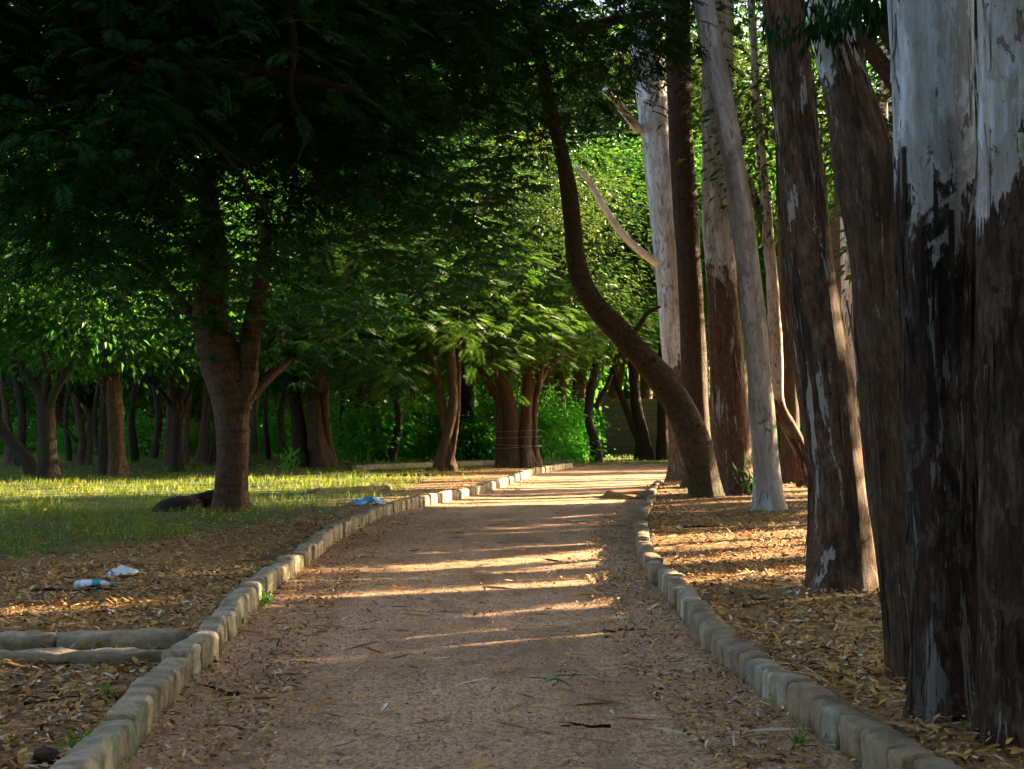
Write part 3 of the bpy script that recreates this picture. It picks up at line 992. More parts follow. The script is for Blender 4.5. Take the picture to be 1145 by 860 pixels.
def put_crown(o, me, off, s=1.0, rz=0.0):
    c = link('crown', me, None, o, off)
    c.scale = (s, s, s) if isinstance(s, (int, float)) else s
    c.rotation_euler = (0, 0, rz)
    return c


def broad(stems, gz0, label, m, crown_me, crown_off, crown_s=1.0, rz=0.0, seed=1, sides=16, group='broadleaved trees around the lawn', name='broadleaf_tree', dy=.3, wob=.08, flare=.3, lobes=0, lobe_amp=0, depth=None, branch_from=1, step=.15):
    """stems: pixel polylines, the first the trunk, the rest limbs."""
    D = depth or G(stems[0][0][0], stems[0][0][1], gz0)[1]
    if seed != 51:
        stems = [[(a, b, c * .76) for a, b, c in st] for st in stems]
        crown_off = (crown_off[0], crown_off[1], crown_off[2] + (.45 if seed < 70 else 1.9 if seed in (72, 74, 75, 76) else .1))
    P, Rr = stem_pts(stems[0], D, dy)
    base = np.array(P[0])
    base[2] = float(gz(base[0], base[1]))
    P[0][2] = base[2] - .12
    o = empty(name, base, label, 'tree', group)
    parts = [tube(P, Rr, sides, step, wob, seed, lobes, lobe_amp, flare, .3)]
    rg = random.Random(seed)
    for i, st in enumerate(stems[1:]):
        Q, q = stem_pts(st, D + rg.uniform(-.1, .15), rg.uniform(-.4, .8))
        if i + 1 < branch_from:
            parts.append(tube(Q, q, sides, step, wob, seed * 5 + i, lobes and 2, lobe_amp, flare if abs(st[0][1] - stems[0][0][1]) < 15 else 0, .3))
        else:
            link('branch', limb_mesh('branch', [tube(Q, q, 10, step, wob, seed * 5 + i)], base), m, o)
    link('trunk', limb_mesh('trunk', parts, base), m, o)
    if crown_me is not None:
        put_crown(o, crown_me, crown_off, crown_s, rz)
    return o


# the ringed tree on the lawn
l1 = broad([[(260, 574, 44), (259, 555, 37), (260, 510, 34), (259, 470, 38), (257, 440, 45), (251, 412, 50), (242, 382, 44), (235, 350, 39), (240, 310, 36), (236, 250, 26), (228, 180, 20)],
            [(268, 455, 26), (275, 425, 27), (277, 400, 25), (281, 370, 22), (292, 320, 18), (300, 250, 14)],
            [(274, 450, 15), (288, 434, 14), (301, 421, 12), (314, 411, 10), (326, 400, 6)],
            [(262, 408, 10), (270, 414, 10), (278, 424, 10), (283, 436, 8)],
            [(236, 380, 18), (216, 355, 13), (196, 330, 10), (170, 300, 7)]], .065,
           'stout ringed brown tree on the lawn with a sawn-off fork', BR_RING, CR_BROAD[0], (.1, .3, 5.0), (1.1, 1.0, .95), .4, seed=51, sides=28, dy=.2, wob=.06, flare=.22, step=.06)
ro = np.array(l1.location)
Q = [W(254, 556, 21.6), W(240, 566, 21.4), W(222, 570, 21.3), W(205, 576, 21.0), W(186, 578, 20.9), W(165, 586, 20.7)]
link('root', limb_mesh('root', [tube(Q, [.20, .27, .24, .27, .20, .05], 20, .06, .30, 3)], ro), BR_DARK, l1)
Q = [W(268, 565, 21.5), W(280, 571, 21.3), W(292, 577, 21.1)]
link('root', limb_mesh('root', [tube(Q, [.12, .10, .03], 12, .06, .12, 4)], ro), BR_RING, l1)

GB = 'broadleaved trees around the lawn'
broad([[(133, 534, 30), (131, 515, 24), (129, 470, 23), (127, 426, 22)], [(131, 428, 9), (131, 400, 7), (127, 360, 5), (125, 320, 4)], [(119, 450, 8), (112, 420, 6), (112, 380, 4)]], .06,
      'trunk sawn flat with one thin regrown stem', BR_RING, CR_FAR[0], (0, .8, 5.6), .8, 1.2, seed=52, dy=0)
broad([[(118, 531, 22), (117, 490, 16), (118, 440, 14), (114, 390, 10), (110, 330, 7)]], .06, 'dark slim trunk half hidden behind the sawn-off one', BR_DARK, CR_FAR[1], (-.8, .5, 5.8), .8, 2.0, seed=53)
broad([[(54, 538, 34), (54, 510, 26), (52, 470, 25), (48, 445, 24), (34, 425, 14), (22, 405, 10)], [(54, 465, 14), (60, 440, 14), (72, 420, 11), (82, 395, 7)], [(50, 450, 12), (52, 420, 11), (50, 390, 8)]], .06,
      'black forked trunk with a wide V at head height', BR_DARK, CR_FAR[2], (.3, .2, 5.4), .95, .5, seed=54)
broad([[(42, 536, 24), (28, 512, 20), (10, 490, 19), (-14, 465, 18), (-40, 435, 16), (-60, 400, 13)]], .06, 'dark trunk leaning steeply out of the lawn beside the black fork', BR_DARK, CR_FAR[1], (-3.2, .5, 5.6), .8, 3.0, seed=55, dy=.8)
broad([[(197, 528, 22), (198, 500, 16), (199, 462, 16), (203, 430, 12), (210, 400, 8)], [(197, 465, 9), (188, 448, 8), (172, 430, 6), (158, 415, 5)], [(198, 460, 10), (192, 430, 8), (190, 400, 6)], [(202, 468, 8), (210, 445, 6), (218, 425, 5)]], .06,
      'slender black tree with limbs spread like a hand', BR_DARK, CR_BROAD[1], (0, .3, 4.9), .95, 1.0, seed=56)
broad([[(188, 522, 18), (189, 490, 13), (191, 450, 12), (192, 400, 10)]], .06, 'lit brown trunk just behind the hand-shaped black tree', BR_RED, CR_FAR[0], (-.5, 1, 6.2), .85, 2.2, seed=57)
broad([[(207, 520, 13), (208, 490, 9), (211, 450, 8), (214, 410, 6)]], .06, 'thin grey trunk behind the hand-shaped black tree', BR_MID, CR_FAR[1], (1, 1, 6.4), .8, .2, seed=58)
broad([[(91, 520, 16), (92, 495, 11), (88, 465, 9), (82, 440, 6)], [(98, 520, 12), (100, 490, 9), (101, 470, 9), (94, 455, 6)], [(86, 495, 5), (76, 482, 5), (64, 472, 3)]], .05,
      'twin-stemmed tree in the sunlit grass beyond the lawn', BR_RED, CR_FAR[2], (0, .5, 6.4), 1.0, 1.8, seed=59, branch_from=2)
broad([[(10, 521, 17), (10, 490, 12), (6, 460, 10), (2, 420, 7)]], .05, 'brown trunk under the leaning dark one', BR_RED, CR_FAR[0], (-.4, .5, 6.5), 1.0, 2.8, seed=60)
broad([[(338, 523, 30), (336, 505, 22), (332, 460, 19), (328, 420, 18), (322, 370, 13)]], .06, 'straight dark trunk joined to the buttressed tree', BR_DARK, CR_FAR[1], (-1, .4, 5.9), .85, .9, seed=61)
broad([[(360, 523, 46), (357, 500, 34), (355, 460, 30), (354, 410, 29), (350, 360, 22)], [(372, 522, 14), (367, 490, 10), (362, 440, 9)], [(352, 522, 14), (351, 490, 9), (350, 430, 8)], [(366, 415, 12), (384, 395, 10), (402, 370, 7)]], .06,
      'broad buttressed trunk with fluted roots', BR_MID, CR_BROAD[1], (.4, .4, 5.1), 1.1, 2.6, seed=62, sides=24, lobes=5, lobe_amp=.10, flare=.35, branch_from=3)
broad([[(312, 507, 10), (314, 480, 7), (318, 450, 6), (320, 410, 5)]], .05, 'thin far trunk left of the straight dark one', BR_DARK, CR_FAR[2], (0, .5, 6.8), .9, .9, seed=63)
broad([[(284, 510, 12), (284, 480, 9), (286, 450, 8), (290, 410, 6)], [(282, 480, 5), (276, 468, 4), (268, 456, 3)]], .05, 'thin trunk peeping out behind the ringed tree', BR_MID, CR_FAR[0], (0, .5, 6.6), .9, 1.9, seed=64)
broad([[(398, 507, 20), (399, 488, 14), (402, 460, 12), (404, 420, 9)]], .05, 'leaning dark trunk among bright shrubs behind the buttressed tree', BR_DARK, CR_FAR[1], (.3, .5, 6.4), 1.0, 2.9, seed=65, dy=.5)
broad([[(226, 519, 26), (228, 500, 16), (230, 470, 13), (232, 430, 10)]], .05, 'flared grey-brown trunk behind the ringed tree', BR_MID, CR_FAR[2], (-.6, .6, 6.3), .9, .3, seed=66)

# the trees round the bend
m2 = broad([[(494, 528, 24), (496, 505, 18), (502, 480, 14), (507, 450, 13), (505, 420, 15), (503, 390, 14), (500, 340, 10)],
            [(506, 528, 14), (502, 500, 11), (496, 470, 12), (492, 440, 11), (488, 415, 10), (480, 390, 8)],
            [(503, 520, 8), (509, 490, 7), (512, 450, 7), (513, 400, 7), (512, 340, 5)],
            [(494, 440, 8), (478, 420, 6), (462, 408, 4)]], .06,
           'pale brown tree of twisted entwined stems at the bend', BR_RED, CR_FEA[0], (-1.2, -.2, 4.8), (1.0, 1.0, .9), .7, seed=71, sides=16, branch_from=3, dy=.2, wob=.1)
broad([[(522, 515, 44), (521, 490, 30), (520, 460, 26), (520, 420, 26), (518, 360, 18)]], .05, 'very dark thick trunk behind the twisted tree', plain_bark('near black bark', (.008, .006, .005), (.02, .014, .011), (.035, .025, .02)), CR_FAR[1], (0, .6, 6.6), 1.0, 1.4, seed=72, sides=20, lobes=4, lobe_amp=.08)
m1 = broad([[(573, 524, 40), (572, 500, 24), (572, 470, 24), (566, 440, 22), (556, 410, 18), (548, 380, 12)],
            [(590, 523, 30), (588, 500, 17), (589, 470, 17), (590, 440, 18), (590, 400, 16), (588, 350, 11), (586, 300, 8)],
            [(562, 524, 22), (560, 500, 14), (560, 470, 14), (556, 445, 12), (547, 430, 10), (536, 410, 7)],
            [(600, 522, 14), (598, 500, 9), (598, 470, 8), (600, 440, 9), (610, 415, 10), (628, 398, 10), (650, 385, 8), (668, 372, 6), (690, 360, 4)],
            [(602, 440, 8), (606, 410, 8), (615, 390, 7), (622, 370, 5)]], .06,
           'stocky multi-stemmed tree bound with wire at the bend', BR_RED, CR_DRY[0], (.3, .6, 6.4), (.85, .85, .8), 2.1, seed=73, sides=18, branch_from=4, dy=.1, wob=.1, lobes=0)
D1 = float(m1.location[1])
put_crown(m1, CR_FEA[1], (.6, -.4, 4.5), (.7, .8, .5), 2.1)
for k, (ya, yb) in enumerate(((483, 481), (490, 488), (497, 499), (502, 498))):
    cA, cB = W(553, ya, D1), W(606, yb, D1)
    cc = (cA + cB) / 2
    ax = (cB[0] - cA[0]) / 2
    ring = [(cc[0] + ax * math.cos(t), cc[1] + .42 * math.sin(t), cc[2] + (cB[2] - cA[2]) / 2 * math.cos(t)) for t in np.linspace(0, 2 * math.pi, 25)]
    if k == 0:
        wm, nt, out = mat('pale wire')
        principled(nt, out, (.24, .19, .14), .5, None, .4)
    wire = link('wire', limb_mesh('wire', [tube(ring, [.006] * 25, 6, .06, 0, 1)]), wm)
    tag(wire, 'pale wire loop wound round the multi-stemmed tree', 'wire', 'wire loops round the multi-stemmed tree')
broad([[(668, 517, 20), (664, 490, 14), (658, 470, 13), (659, 450, 13), (664, 420, 12), (670, 390, 9), (672, 350, 7)], [(666, 455, 9), (676, 438, 8), (684, 418, 6)]], .05,
      'crooked black trunk at the far edge of the path bend', BR_DARK, CR_FAR[0], (.3, .5, 5.6), .95, .2, seed=74)
broad([[(720, 512, 30), (718, 490, 20), (712, 460, 17), (709, 420, 15), (707, 360, 11)], [(715, 495, 12), (702, 462, 10), (692, 435, 9), (684, 410, 6)]], .05,
      'black V-shaped trunk in front of the block wall', BR_DARK, CR_FAR[2], (.4, .6, 6.2), 1.0, 1.5, seed=75, branch_from=1, depth=52)
broad([[(741, 512, 20), (741, 480, 17), (741, 440, 16), (742, 380, 13)]], .05, 'straight black trunk behind the foot of the white gum', BR_DARK, CR_FAR[1], (.5, .6, 6.4), 1.0, .8, seed=76, depth=52)

# ------------------------------------------------------------------ trees of the background wood
def bg_trunk(seed, h):
    rg = random.Random(seed)
    P = [np.array([0, 0, -.2])]
    for i in range(4):
        P.append(P[-1] + np.array([rg.uniform(-.2, .2), rg.uniform(-.2, .2), h * .14]))
    parts = [tube(P, [.30, .25, .22, .20, .18], 12, .3, .1, seed, 0, 0, .3, .4)]
    for k in range(4):
        a = k * 1.57 + rg.uniform(-.4, .4)
        q = [P[-2], P[-1] + np.array([math.cos(a) * .5, math.sin(a) * .5, .5])]
        for i in range(3):
            q.append(q[-1] + np.array([math.cos(a) * .7, math.sin(a) * .7, h * .13]) + np.array([rg.uniform(-.3, .3), rg.uniform(-.3, .3), 0]))
        parts.append(tube(q, [.15, .13, .10, .07, .04], 8, .4, .1, seed + k))
    return limb_mesh('trunk', parts)


BGT = [bg_trunk(200 + i, 8.5) for i in range(3)]
for t in BGT:
    t.materials.append(BR_MID)


def wood_tree(x, y, s, k, me, label, group, zc=5.6, cs=1.0, rz=0.0):
    o = empty('woodland_tree', (x, y, float(gz(x, y))), label, 'tree', group, rz)
    tr = link('trunk', BGT[k % 3], None, o)
    tr.scale = (s, s, s)
    put_crown(o, me, (0, 0, zc * s), cs * s, rz * 2)
    return o


rgb = random.Random(3)
WL = ['dense dark green tree in the wood behind the lawn', 'leafy tree with yellowing leaves rising behind the bend', 'green tree in the wood behind the gum trunks']
WG = ['trees in the wood behind the lawn', 'trees rising behind the bend', 'trees behind the gum trunks']
for i in range(10):
    x = -28 + i * 2.9 + rgb.uniform(-.8, .8)
    y = rgb.uniform(68, 82)
    wood_tree(x, y, rgb.uniform(.95, 1.3), i, CR_FAR[i % 3], WL[0], WG[0], rz=rgb.uniform(0, 6))
for i in range(9):
    x = .5 + i * 1.3 + rgb.uniform(-.5, .5)
    y = rgb.uniform(61, 69)
    wood_tree(x, y, rgb.uniform(1.15, 1.5), i, (CR_GAP if i % 3 == 1 else CR_DRY)[i % 2], WL[1], WG[1], 8.0, 1.1, rz=rgb.uniform(0, 6))
for i, (x, y) in enumerate(((7.7, 24.9), (10.2, 26.4), (12.8, 28.0), (10.6, 51.5), (14.2, 54.0), (18.5, 57.0))):
    wood_tree(x, y, rgb.uniform(1.1, 1.4), i, CR_GAP[i % 2] if i < 3 else CR_FAR[i % 3], WL[2], WG[2], 6.2, .8, rz=rgb.uniform(0, 6))
# the tall second rank
for i in range(8):
    x = -34 + i * 5.4 + rgb.uniform(-1.2, 1.2)
    y = rgb.uniform(72, 80)
    wood_tree(x, y, rgb.uniform(2.0, 2.5), i, CR_FAR[i % 3], 'tall tree at the very back of the wood', 'tall trees at the back of the wood', 5.6, 1.15, rz=rgb.uniform(0, 6))
# unseen trees added behind the viewer to hold back low skylight
for i in range(9):
    x = -17 + i * 4.2 + rgb.uniform(-1, 1)
    y = rgb.uniform(-14, -7)
    wood_tree(x, y, rgb.uniform(1.5, 1.9), i, CR_FAR[i % 3], 'unseen broad leafy tree added behind the viewer to block skylight', 'shade trees added behind the viewer', 4.9, 1.15, rz=rgb.uniform(0, 6))

SLIM = [limb_mesh('trunk', [tube([(0, 0, -.1), (.12 * q, .1, 1.6), (-.1 * q, .0, 3.4), (.15, -.1 * q, 5.5), (.1 * q, .1, 8)], [.15, .11, .10, .08, .04], 10, .25, .1, 400 + q)]) for q in (1, -1, 2)]
for i, q in enumerate((18, 78, 110, 152, 172, 236, 268, 300, 322, 384, 412, 436, 462)):
    D = (44, 50, 57, 48, 54, 46, 60, 52, 47, 50, 58, 49, 55)[i]
    p = W(q, 500, D)
    o = empty('slender_tree', (p[0], D, float(gz(p[0], D))), 'slender dark trunk receding into the wood behind the lawn', 'tree', 'slender trunks in the wood behind the lawn', i * 1.1)
    tr = link('trunk', SLIM[i % 3], BR_DARK if i < 3 else None, o)
    tr.scale = (rgb.uniform(.7, 1.3),) * 2 + (1,)
    put_crown(o, CR_FAR[i % 3], (0, 0, 7.6), .75, i * .9)

# far-off wood as one mass
rng = np.random.default_rng(5)
n = 75000
pos = np.stack([rng.uniform(-50, 52, n), rng.uniform(112, 125, n), 36 * rng.uniform(0, 1, n) ** 1.15], -1)
n2 = 30000
pos = np.concatenate([pos, np.stack([rng.uniform(-50, 52, n2), rng.uniform(108, 125, n2), rng.uniform(0, 11, n2)], -1)])
n += n2
V, F, T = leaf_quads(pos, rng.normal(0, 1, (n, 3)) - np.array([0, 0, .5]), rng.normal(0, 1, (n, 3)) + np.array([0, 0, .6]), rng.uniform(.6, 1.1, n), rng.uniform(.35, .6, n), np.clip(rng.normal(.4, .25, n), 0, 1))
tag(link('far_woodland', npmesh('far_woodland', V, F, {'tint': ('FLOAT', T)}), M['leaf_far']), None, None, None, 'stuff')

# ------------------------------------------------------------------ shrubs of the undergrowth
def shrub(x, y, s, k, label, group, rz=0.0, sz=1.0):
    o = empty('shrub', (x, y, float(gz(x, y))), label, 'shrub', group, rz)
    rg = random.Random(int(x * 100) + int(y * 10))
    parts = []
    for i in range(3):
        a = rg.uniform(0, 6.28)
        parts.append(tube([(0, 0, -.05), (math.cos(a) * .15, math.sin(a) * .15, .4), (math.cos(a) * .4, math.sin(a) * .4, .9)], [.03, .022, .012], 6, .2, .1, i))
    st = link('stem', limb_mesh('stem', parts), BR_MID, o)
    st.scale = (s, s, s)
    f = link('foliage', CR_SHR[k % 3], None, o, (0, 0, .72 * s * sz))
    f.scale = (s, s, s * sz)
    f.rotation_euler = (0, 0, rz)
    return o


for i in range(11):
    px = 385 + i * 28 + rgb.uniform(-6, 6)
    D = rgb.uniform(47, 56)
    if 655 < px < 765:
        continue
    p = W(px, 500, D)
    shrub(p[0], D, rgb.uniform(.8, 1.25), i, 'bright green leafy shrub in the undergrowth behind the bend', 'shrubs behind the bend', rgb.uniform(0, 6), rgb.uniform(.9, 1.5))
for i in range(11):
    px = -20 + i * 38 + rgb.uniform(-8, 8)
    D = rgb.uniform(56, 66)
    p = W(px, 500, D)
    shrub(p[0], D, rgb.uniform(.6, 1.1), i, 'low green shrub at the wood edge beyond the sunlit grass', 'shrubs beyond the sunlit grass', rgb.uniform(0, 6), rgb.uniform(.9, 1.3))
for i in range(8):
    px = 850 + i * 38 + rgb.uniform(-10, 10)
    D = rgb.uniform(44, 52)
    p = W(px, 500, D)
    shrub(p[0], D, rgb.uniform(.9, 1.4), i, 'green shrub standing behind the gum trunks', 'shrubs behind the gum trunks', rgb.uniform(0, 6), 1.2)

# ------------------------------------------------------------------ the dark canopy overhead
def canopy_tree(loc, label, crowns, limbs, trunk_P, trunk_R, seed):
    base = np.array([loc[0], loc[1], float(gz(loc[0], loc[1]))])
    o = empty('canopy_tree', base, label, 'tree', 'dark feathery trees overhanging the path')
    link('trunk', limb_mesh('trunk', [tube(trunk_P, trunk_R, 20, .2, .08, seed, 0, 0, .25, .4)], base), BR_DARK, o)
    for i, (P, Rr) in enumerate(limbs):
        link('branch', limb_mesh('branch', [tube(P, Rr, 10, .12, .1, seed + i + 1)], base), BR_DARK, o)
    for (me, c, s, rz) in crowns:
        put_crown(o, me, Vector(c) - Vector(base), s, rz)
    return o


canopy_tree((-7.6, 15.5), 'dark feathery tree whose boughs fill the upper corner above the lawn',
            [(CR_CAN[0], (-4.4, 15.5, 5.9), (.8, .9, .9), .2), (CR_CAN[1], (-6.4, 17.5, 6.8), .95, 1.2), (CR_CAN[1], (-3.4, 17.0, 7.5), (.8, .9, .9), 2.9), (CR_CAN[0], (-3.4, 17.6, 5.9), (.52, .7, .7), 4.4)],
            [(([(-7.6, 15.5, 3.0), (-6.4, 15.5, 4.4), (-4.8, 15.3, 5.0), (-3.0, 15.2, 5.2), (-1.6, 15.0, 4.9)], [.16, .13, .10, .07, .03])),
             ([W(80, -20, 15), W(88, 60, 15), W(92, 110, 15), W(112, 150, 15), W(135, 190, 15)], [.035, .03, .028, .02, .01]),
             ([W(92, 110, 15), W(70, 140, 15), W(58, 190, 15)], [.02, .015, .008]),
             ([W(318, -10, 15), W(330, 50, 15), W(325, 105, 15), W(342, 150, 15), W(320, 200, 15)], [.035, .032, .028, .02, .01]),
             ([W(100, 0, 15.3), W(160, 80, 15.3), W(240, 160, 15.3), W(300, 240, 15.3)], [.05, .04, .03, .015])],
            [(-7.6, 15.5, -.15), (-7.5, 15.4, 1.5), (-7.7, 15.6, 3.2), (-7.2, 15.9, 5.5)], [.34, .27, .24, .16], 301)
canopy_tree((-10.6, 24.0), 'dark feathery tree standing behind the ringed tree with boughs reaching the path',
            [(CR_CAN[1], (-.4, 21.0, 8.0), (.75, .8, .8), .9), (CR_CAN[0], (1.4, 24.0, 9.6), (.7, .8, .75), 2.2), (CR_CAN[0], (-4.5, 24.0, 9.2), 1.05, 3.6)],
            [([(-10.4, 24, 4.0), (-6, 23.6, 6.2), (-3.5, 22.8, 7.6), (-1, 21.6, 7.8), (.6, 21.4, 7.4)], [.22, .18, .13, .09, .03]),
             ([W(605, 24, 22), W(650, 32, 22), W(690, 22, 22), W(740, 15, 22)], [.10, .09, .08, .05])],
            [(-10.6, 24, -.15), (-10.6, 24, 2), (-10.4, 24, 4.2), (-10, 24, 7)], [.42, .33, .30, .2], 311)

# ------------------------------------------------------------------ block wall at the far end
wm, nt, out = mat('grey concrete blockwork')
co = N(nt, 'TexCoord').outputs['Object']
br = N(nt, 'TexBrick')
br.inputs['Scale'].default_value = 1.0
br.inputs['Brick Width'].default_value = .42
br.inputs['Row Height'].default_value = .21
br.inputs['Mortar Size'].default_value = .014
br.inputs['Color1'].default_value = (.13, .115, .10, 1)
br.inputs['Color2'].default_value = (.19, .165, .14, 1)
br.inputs['Mortar'].default_value = (.07, .06, .05, 1)
swz = N(nt, 'SeparateXYZ')
L(nt, co, swz.inputs[0])
cmb = N(nt, 'CombineXYZ')
L(nt, math_(nt, 'ADD', swz.outputs['X'], swz.outputs['Y']), cmb.inputs['X'])
L(nt, swz.outputs['Z'], cmb.inputs['Y'])
L(nt, cmb.outputs[0], br.inputs['Vector'])
principled(nt, out, mixc(nt, noise(nt, co, 2.5, 4), br.outputs['Color'], (.08, .075, .06)), .9, bump(nt, br.outputs['Fac'], -.6, .02))


def box(name, x0, x1, y0, y1, z0, z1, m, parent=None, off=(0, 0, 0)):
    V = [(x, y, z) for x in (x0, x1) for y in (y0, y1) for z in (z0, z1)]
    F = [(0, 1, 3, 2), (4, 6, 7, 5), (0, 4, 5, 1), (2, 3, 7, 6), (0, 2, 6, 4), (1, 5, 7, 3)]
    return link(name, npmesh(name, np.array(V, float) - np.array(off), F), m, parent)


pw = W(683, 500, 58)
bw = empty('block_wall', (pw[0], 58, .05), 'grey concrete block wall half hidden by black trunks at the end of path', 'wall')
box('wall', 0, 4.4, 0, .2, -.1, 2.25, wm, bw)
box('coping', -.04, 4.44, -.05, .25, 2.253, 2.36, M['kerb_grey'], bw)
box('pier', -.36, -.003, -.06, .26, -.1, 2.45, wm, bw)

# ------------------------------------------------------------------ litter left by people
def lathe(prof, seg=20, axis=0):
    V, F = [], []
    for (t, r) in prof:
        for k in range(seg):
            a = 2 * math.pi * k / seg
            V.append((t, r * math.cos(a), r * math.sin(a)))
    for i in range(len(prof) - 1):
        for k in range(seg):
            F.append((i * seg + k, i * seg + (k + 1) % seg, (i + 1) * seg + (k + 1) % seg, (i + 1) * seg + k))
    return np.array(V), F


def simple_mat(name, col, rough=.4, spec=.5):
    m, nt, out = mat(name)
    co = N(nt, 'TexCoord').outputs['Object']
    n1 = noise(nt, co, 14, 4)
    c = mixc(nt, n1, tuple(v * .8 for v in col), tuple(min(1, v * 1.15) for v in col))
    principled(nt, out, c, rough, bump(nt, n1, .2, .01), spec)
    return m


m, nt, out = mat('clear plastic')
p = principled(nt, out, (.80, .80, .88), .18, None, .5)
p.inputs['Transmission Weight'].default_value = .35
M['plastic_clear'] = m
M['teal'] = simple_mat('teal film', (.01, .30, .32))
M['label_white'] = simple_mat('white label', (.72, .70, .78), .5)
bp = G(84, 656, .09)
bt = empty('plastic_bottle', (bp[0], bp[1], float(gz(bp[0], bp[1])) + .042), 'crushed water bottle with teal cap and band lying on the leaf litter', 'bottle', None, R(6))
V, F = lathe([(0, .001), (.0, .03), (.008, .038), (.05, .036), (.10, .038), (.20, .036), (.225, .034), (.255, .018), (.262, .013), (.275, .013)])
V[:, 2] *= .93
link('body', npmesh('body', V, F, None, True), M['plastic_clear'], bt)
V, F = lathe([(.045, .0375), (.046, .0392), (.13, .0392), (.131, .0385)])
link('label', npmesh('label', V, F, None, True), M['label_white'], bt)
V, F = lathe([(.134, .0385), (.135, .0395), (.19, .0392), (.195, .037)])
link('band', npmesh('band', V, F, None, True), M['teal'], bt)
V, F = lathe([(.270, .0165), (.272, .018), (.295, .018), (.297, .001)])
link('cap', npmesh('cap', V, F, None, True), M['teal'], bt)


def crumple(name, loc, sx, sy, h, m, seed, label, cat, folds=9):
    rng = np.random.default_rng(seed)
    n = 26
    u, v = np.meshgrid(np.linspace(-1, 1, n), np.linspace(-1, 1, n), indexing='ij')
    z = np.zeros_like(u)
    for _ in range(folds):
        a = rng.uniform(0, 6.28)
        z += np.abs(((u * math.cos(a) + v * math.sin(a)) * rng.uniform(.8, 2) + rng.uniform(-1, 1)) % 1 - .5) * rng.uniform(.3, 1)
    z = z / z.max()
    fall = np.clip(1.15 - (u**2 + v**2) ** .5 * (1 + .25 * np.sin(3 * np.arctan2(v, u) + seed)), 0, 1)
    z = z * fall * h + .004
    rr = 1 + .18 * np.sin(4 * np.arctan2(v, u) + seed)
    top = np.stack([u * sx * rr, v * sy * rr, z], -1).reshape(-1, 3)
    bot = top - np.array([0, 0, .006])
    V = np.concatenate([top, bot])
    i, j = np.meshgrid(np.arange(n - 1), np.arange(n - 1), indexing='ij')
    q = np.stack([i * n + j, (i + 1) * n + j, (i + 1) * n + j + 1, i * n + j + 1], -1).reshape(-1, 4)
    F = [q, q[:, ::-1] + n * n]
    edge = [(k, 0) for k in range(n)] + [(n - 1, k) for k in range(1, n)] + [(k, n - 1) for k in range(n - 2, -1, -1)] + [(0, k) for k in range(n - 2, 0, -1)]
    e = [a * n + b for a, b in edge]
    F.append(np.array([(e[k], e[(k + 1) % len(e)], e[(k + 1) % len(e)] + n * n, e[k] + n * n) for k in range(len(e))]))
    o = link(name, npmesh(name, V, np.concatenate(F)), m, None, loc)
    o.rotation_euler = (0, 0, seed)
    return tag(o, label, cat)


def gp(px, py, z=.065):
    p = G(px, py, z)
    return (p[0], p[1], float(gz(p[0], p[1])) + .012)


M['film_white'] = simple_mat('whitish plastic film', (.55, .60, .58), .35)
M['film_blue'] = simple_mat('blue plastic film', (.03, .22, .48), .3)
M['film_grey'] = simple_mat('pale grey film', (.45, .56, .58), .35)
crumple('plastic_bag', gp(138, 642), .13, .10, .09, M['film_white'], 3, 'crumpled whitish plastic scrap behind the bottle', 'litter')
crumple('plastic_scrap', gp(124, 645), .04, .04, .04, M['film_grey'], 4, 'tiny pale scrap between the bottle and whitish plastic', 'litter')
crumple('plastic_bag', gp(413, 564), .30, .25, .16, M['film_blue'], 5, 'blue plastic bag lying behind the cream kerb stones', 'litter')
crumple('paper_scrap', gp(967, 533, .11), .16, .12, .2, M['film_white'], 6, 'small white scrap on the grass between the gum trunks', 'litter')


def fallen_leaf(px, py, ln, col, label, rz):
    n = 9
    t = np.linspace(0, 1, n)
    w = np.sin(np.pi * t) ** .8 * ln * .2 + .002
    mid = np.stack([(t - .5) * ln, 0 * t, .012 + .02 * np.sin(t * 4)], -1)
    lf = mid + np.stack([0 * t, w, .012 * np.sin(np.pi * t)], -1)
    rt = mid - np.stack([0 * t, w, -.012 * np.sin(np.pi * t)], -1)
    top = np.concatenate([lf, mid, rt])
    V = np.concatenate([top, top - np.array([0, 0, .002])])
    F = []
    for a in (0, 1):
        for i in range(n - 1):
            f = [a * n + i, a * n + i + 1, (a + 1) * n + i + 1, (a + 1) * n + i]
            F.append(f)
            F.append([x + 3 * n for x in f[::-1]])
    p = G(px, py, .01)
    o = link('fallen_leaf', npmesh('fallen_leaf', V, F, None, True), simple_mat('green fallen leaf', col, .5), None, (p[0], p[1], .012))
    o.rotation_euler = (0, 0, rz)
    tag(o, label, 'leaf')


fallen_leaf(650, 586, .36, (.12, .28, .03), 'fresh bright green leaf lying on the sunlit path', .1)
fallen_leaf(622, 767, .15, (.10, .22, .06), 'green leaf lying on the shaded foreground path', .2)
fallen_leaf(640, 586, .22, (.16, .26, .04), 'small yellowish leaf touching the fresh green one', -.5)


def twig(px, py, ln, rz, label, seed, th=.008, z=None, group=None):
    rg = random.Random(seed)
    P = [np.array([(i / 5 - .5) * ln, rg.uniform(-.08, .08) * ln, .012 + rg.uniform(0, .03) * ln]) for i in range(6)]
    parts = [tube(P, [th * (1 - .12 * i) for i in range(6)], 7, .02, .12, seed)]
    a = P[3]
    parts.append(tube([a, a + np.array([.12 * ln, .1 * ln, .03 * ln]), a + np.array([.22 * ln, .22 * ln, .02])], [th * .6, th * .5, th * .25], 6, .02, .1, seed + 1))
    p = G(px, py, .02)
    zz = max(float(gz(p[0], p[1])), .0) + .006 if z is None else z
    o = link('twig', limb_mesh('twig', parts), BR_DARK, None, (p[0], p[1], zz))
    o.rotation_euler = (0, 0, rz)
    return tag(o, label, 'twig', group)


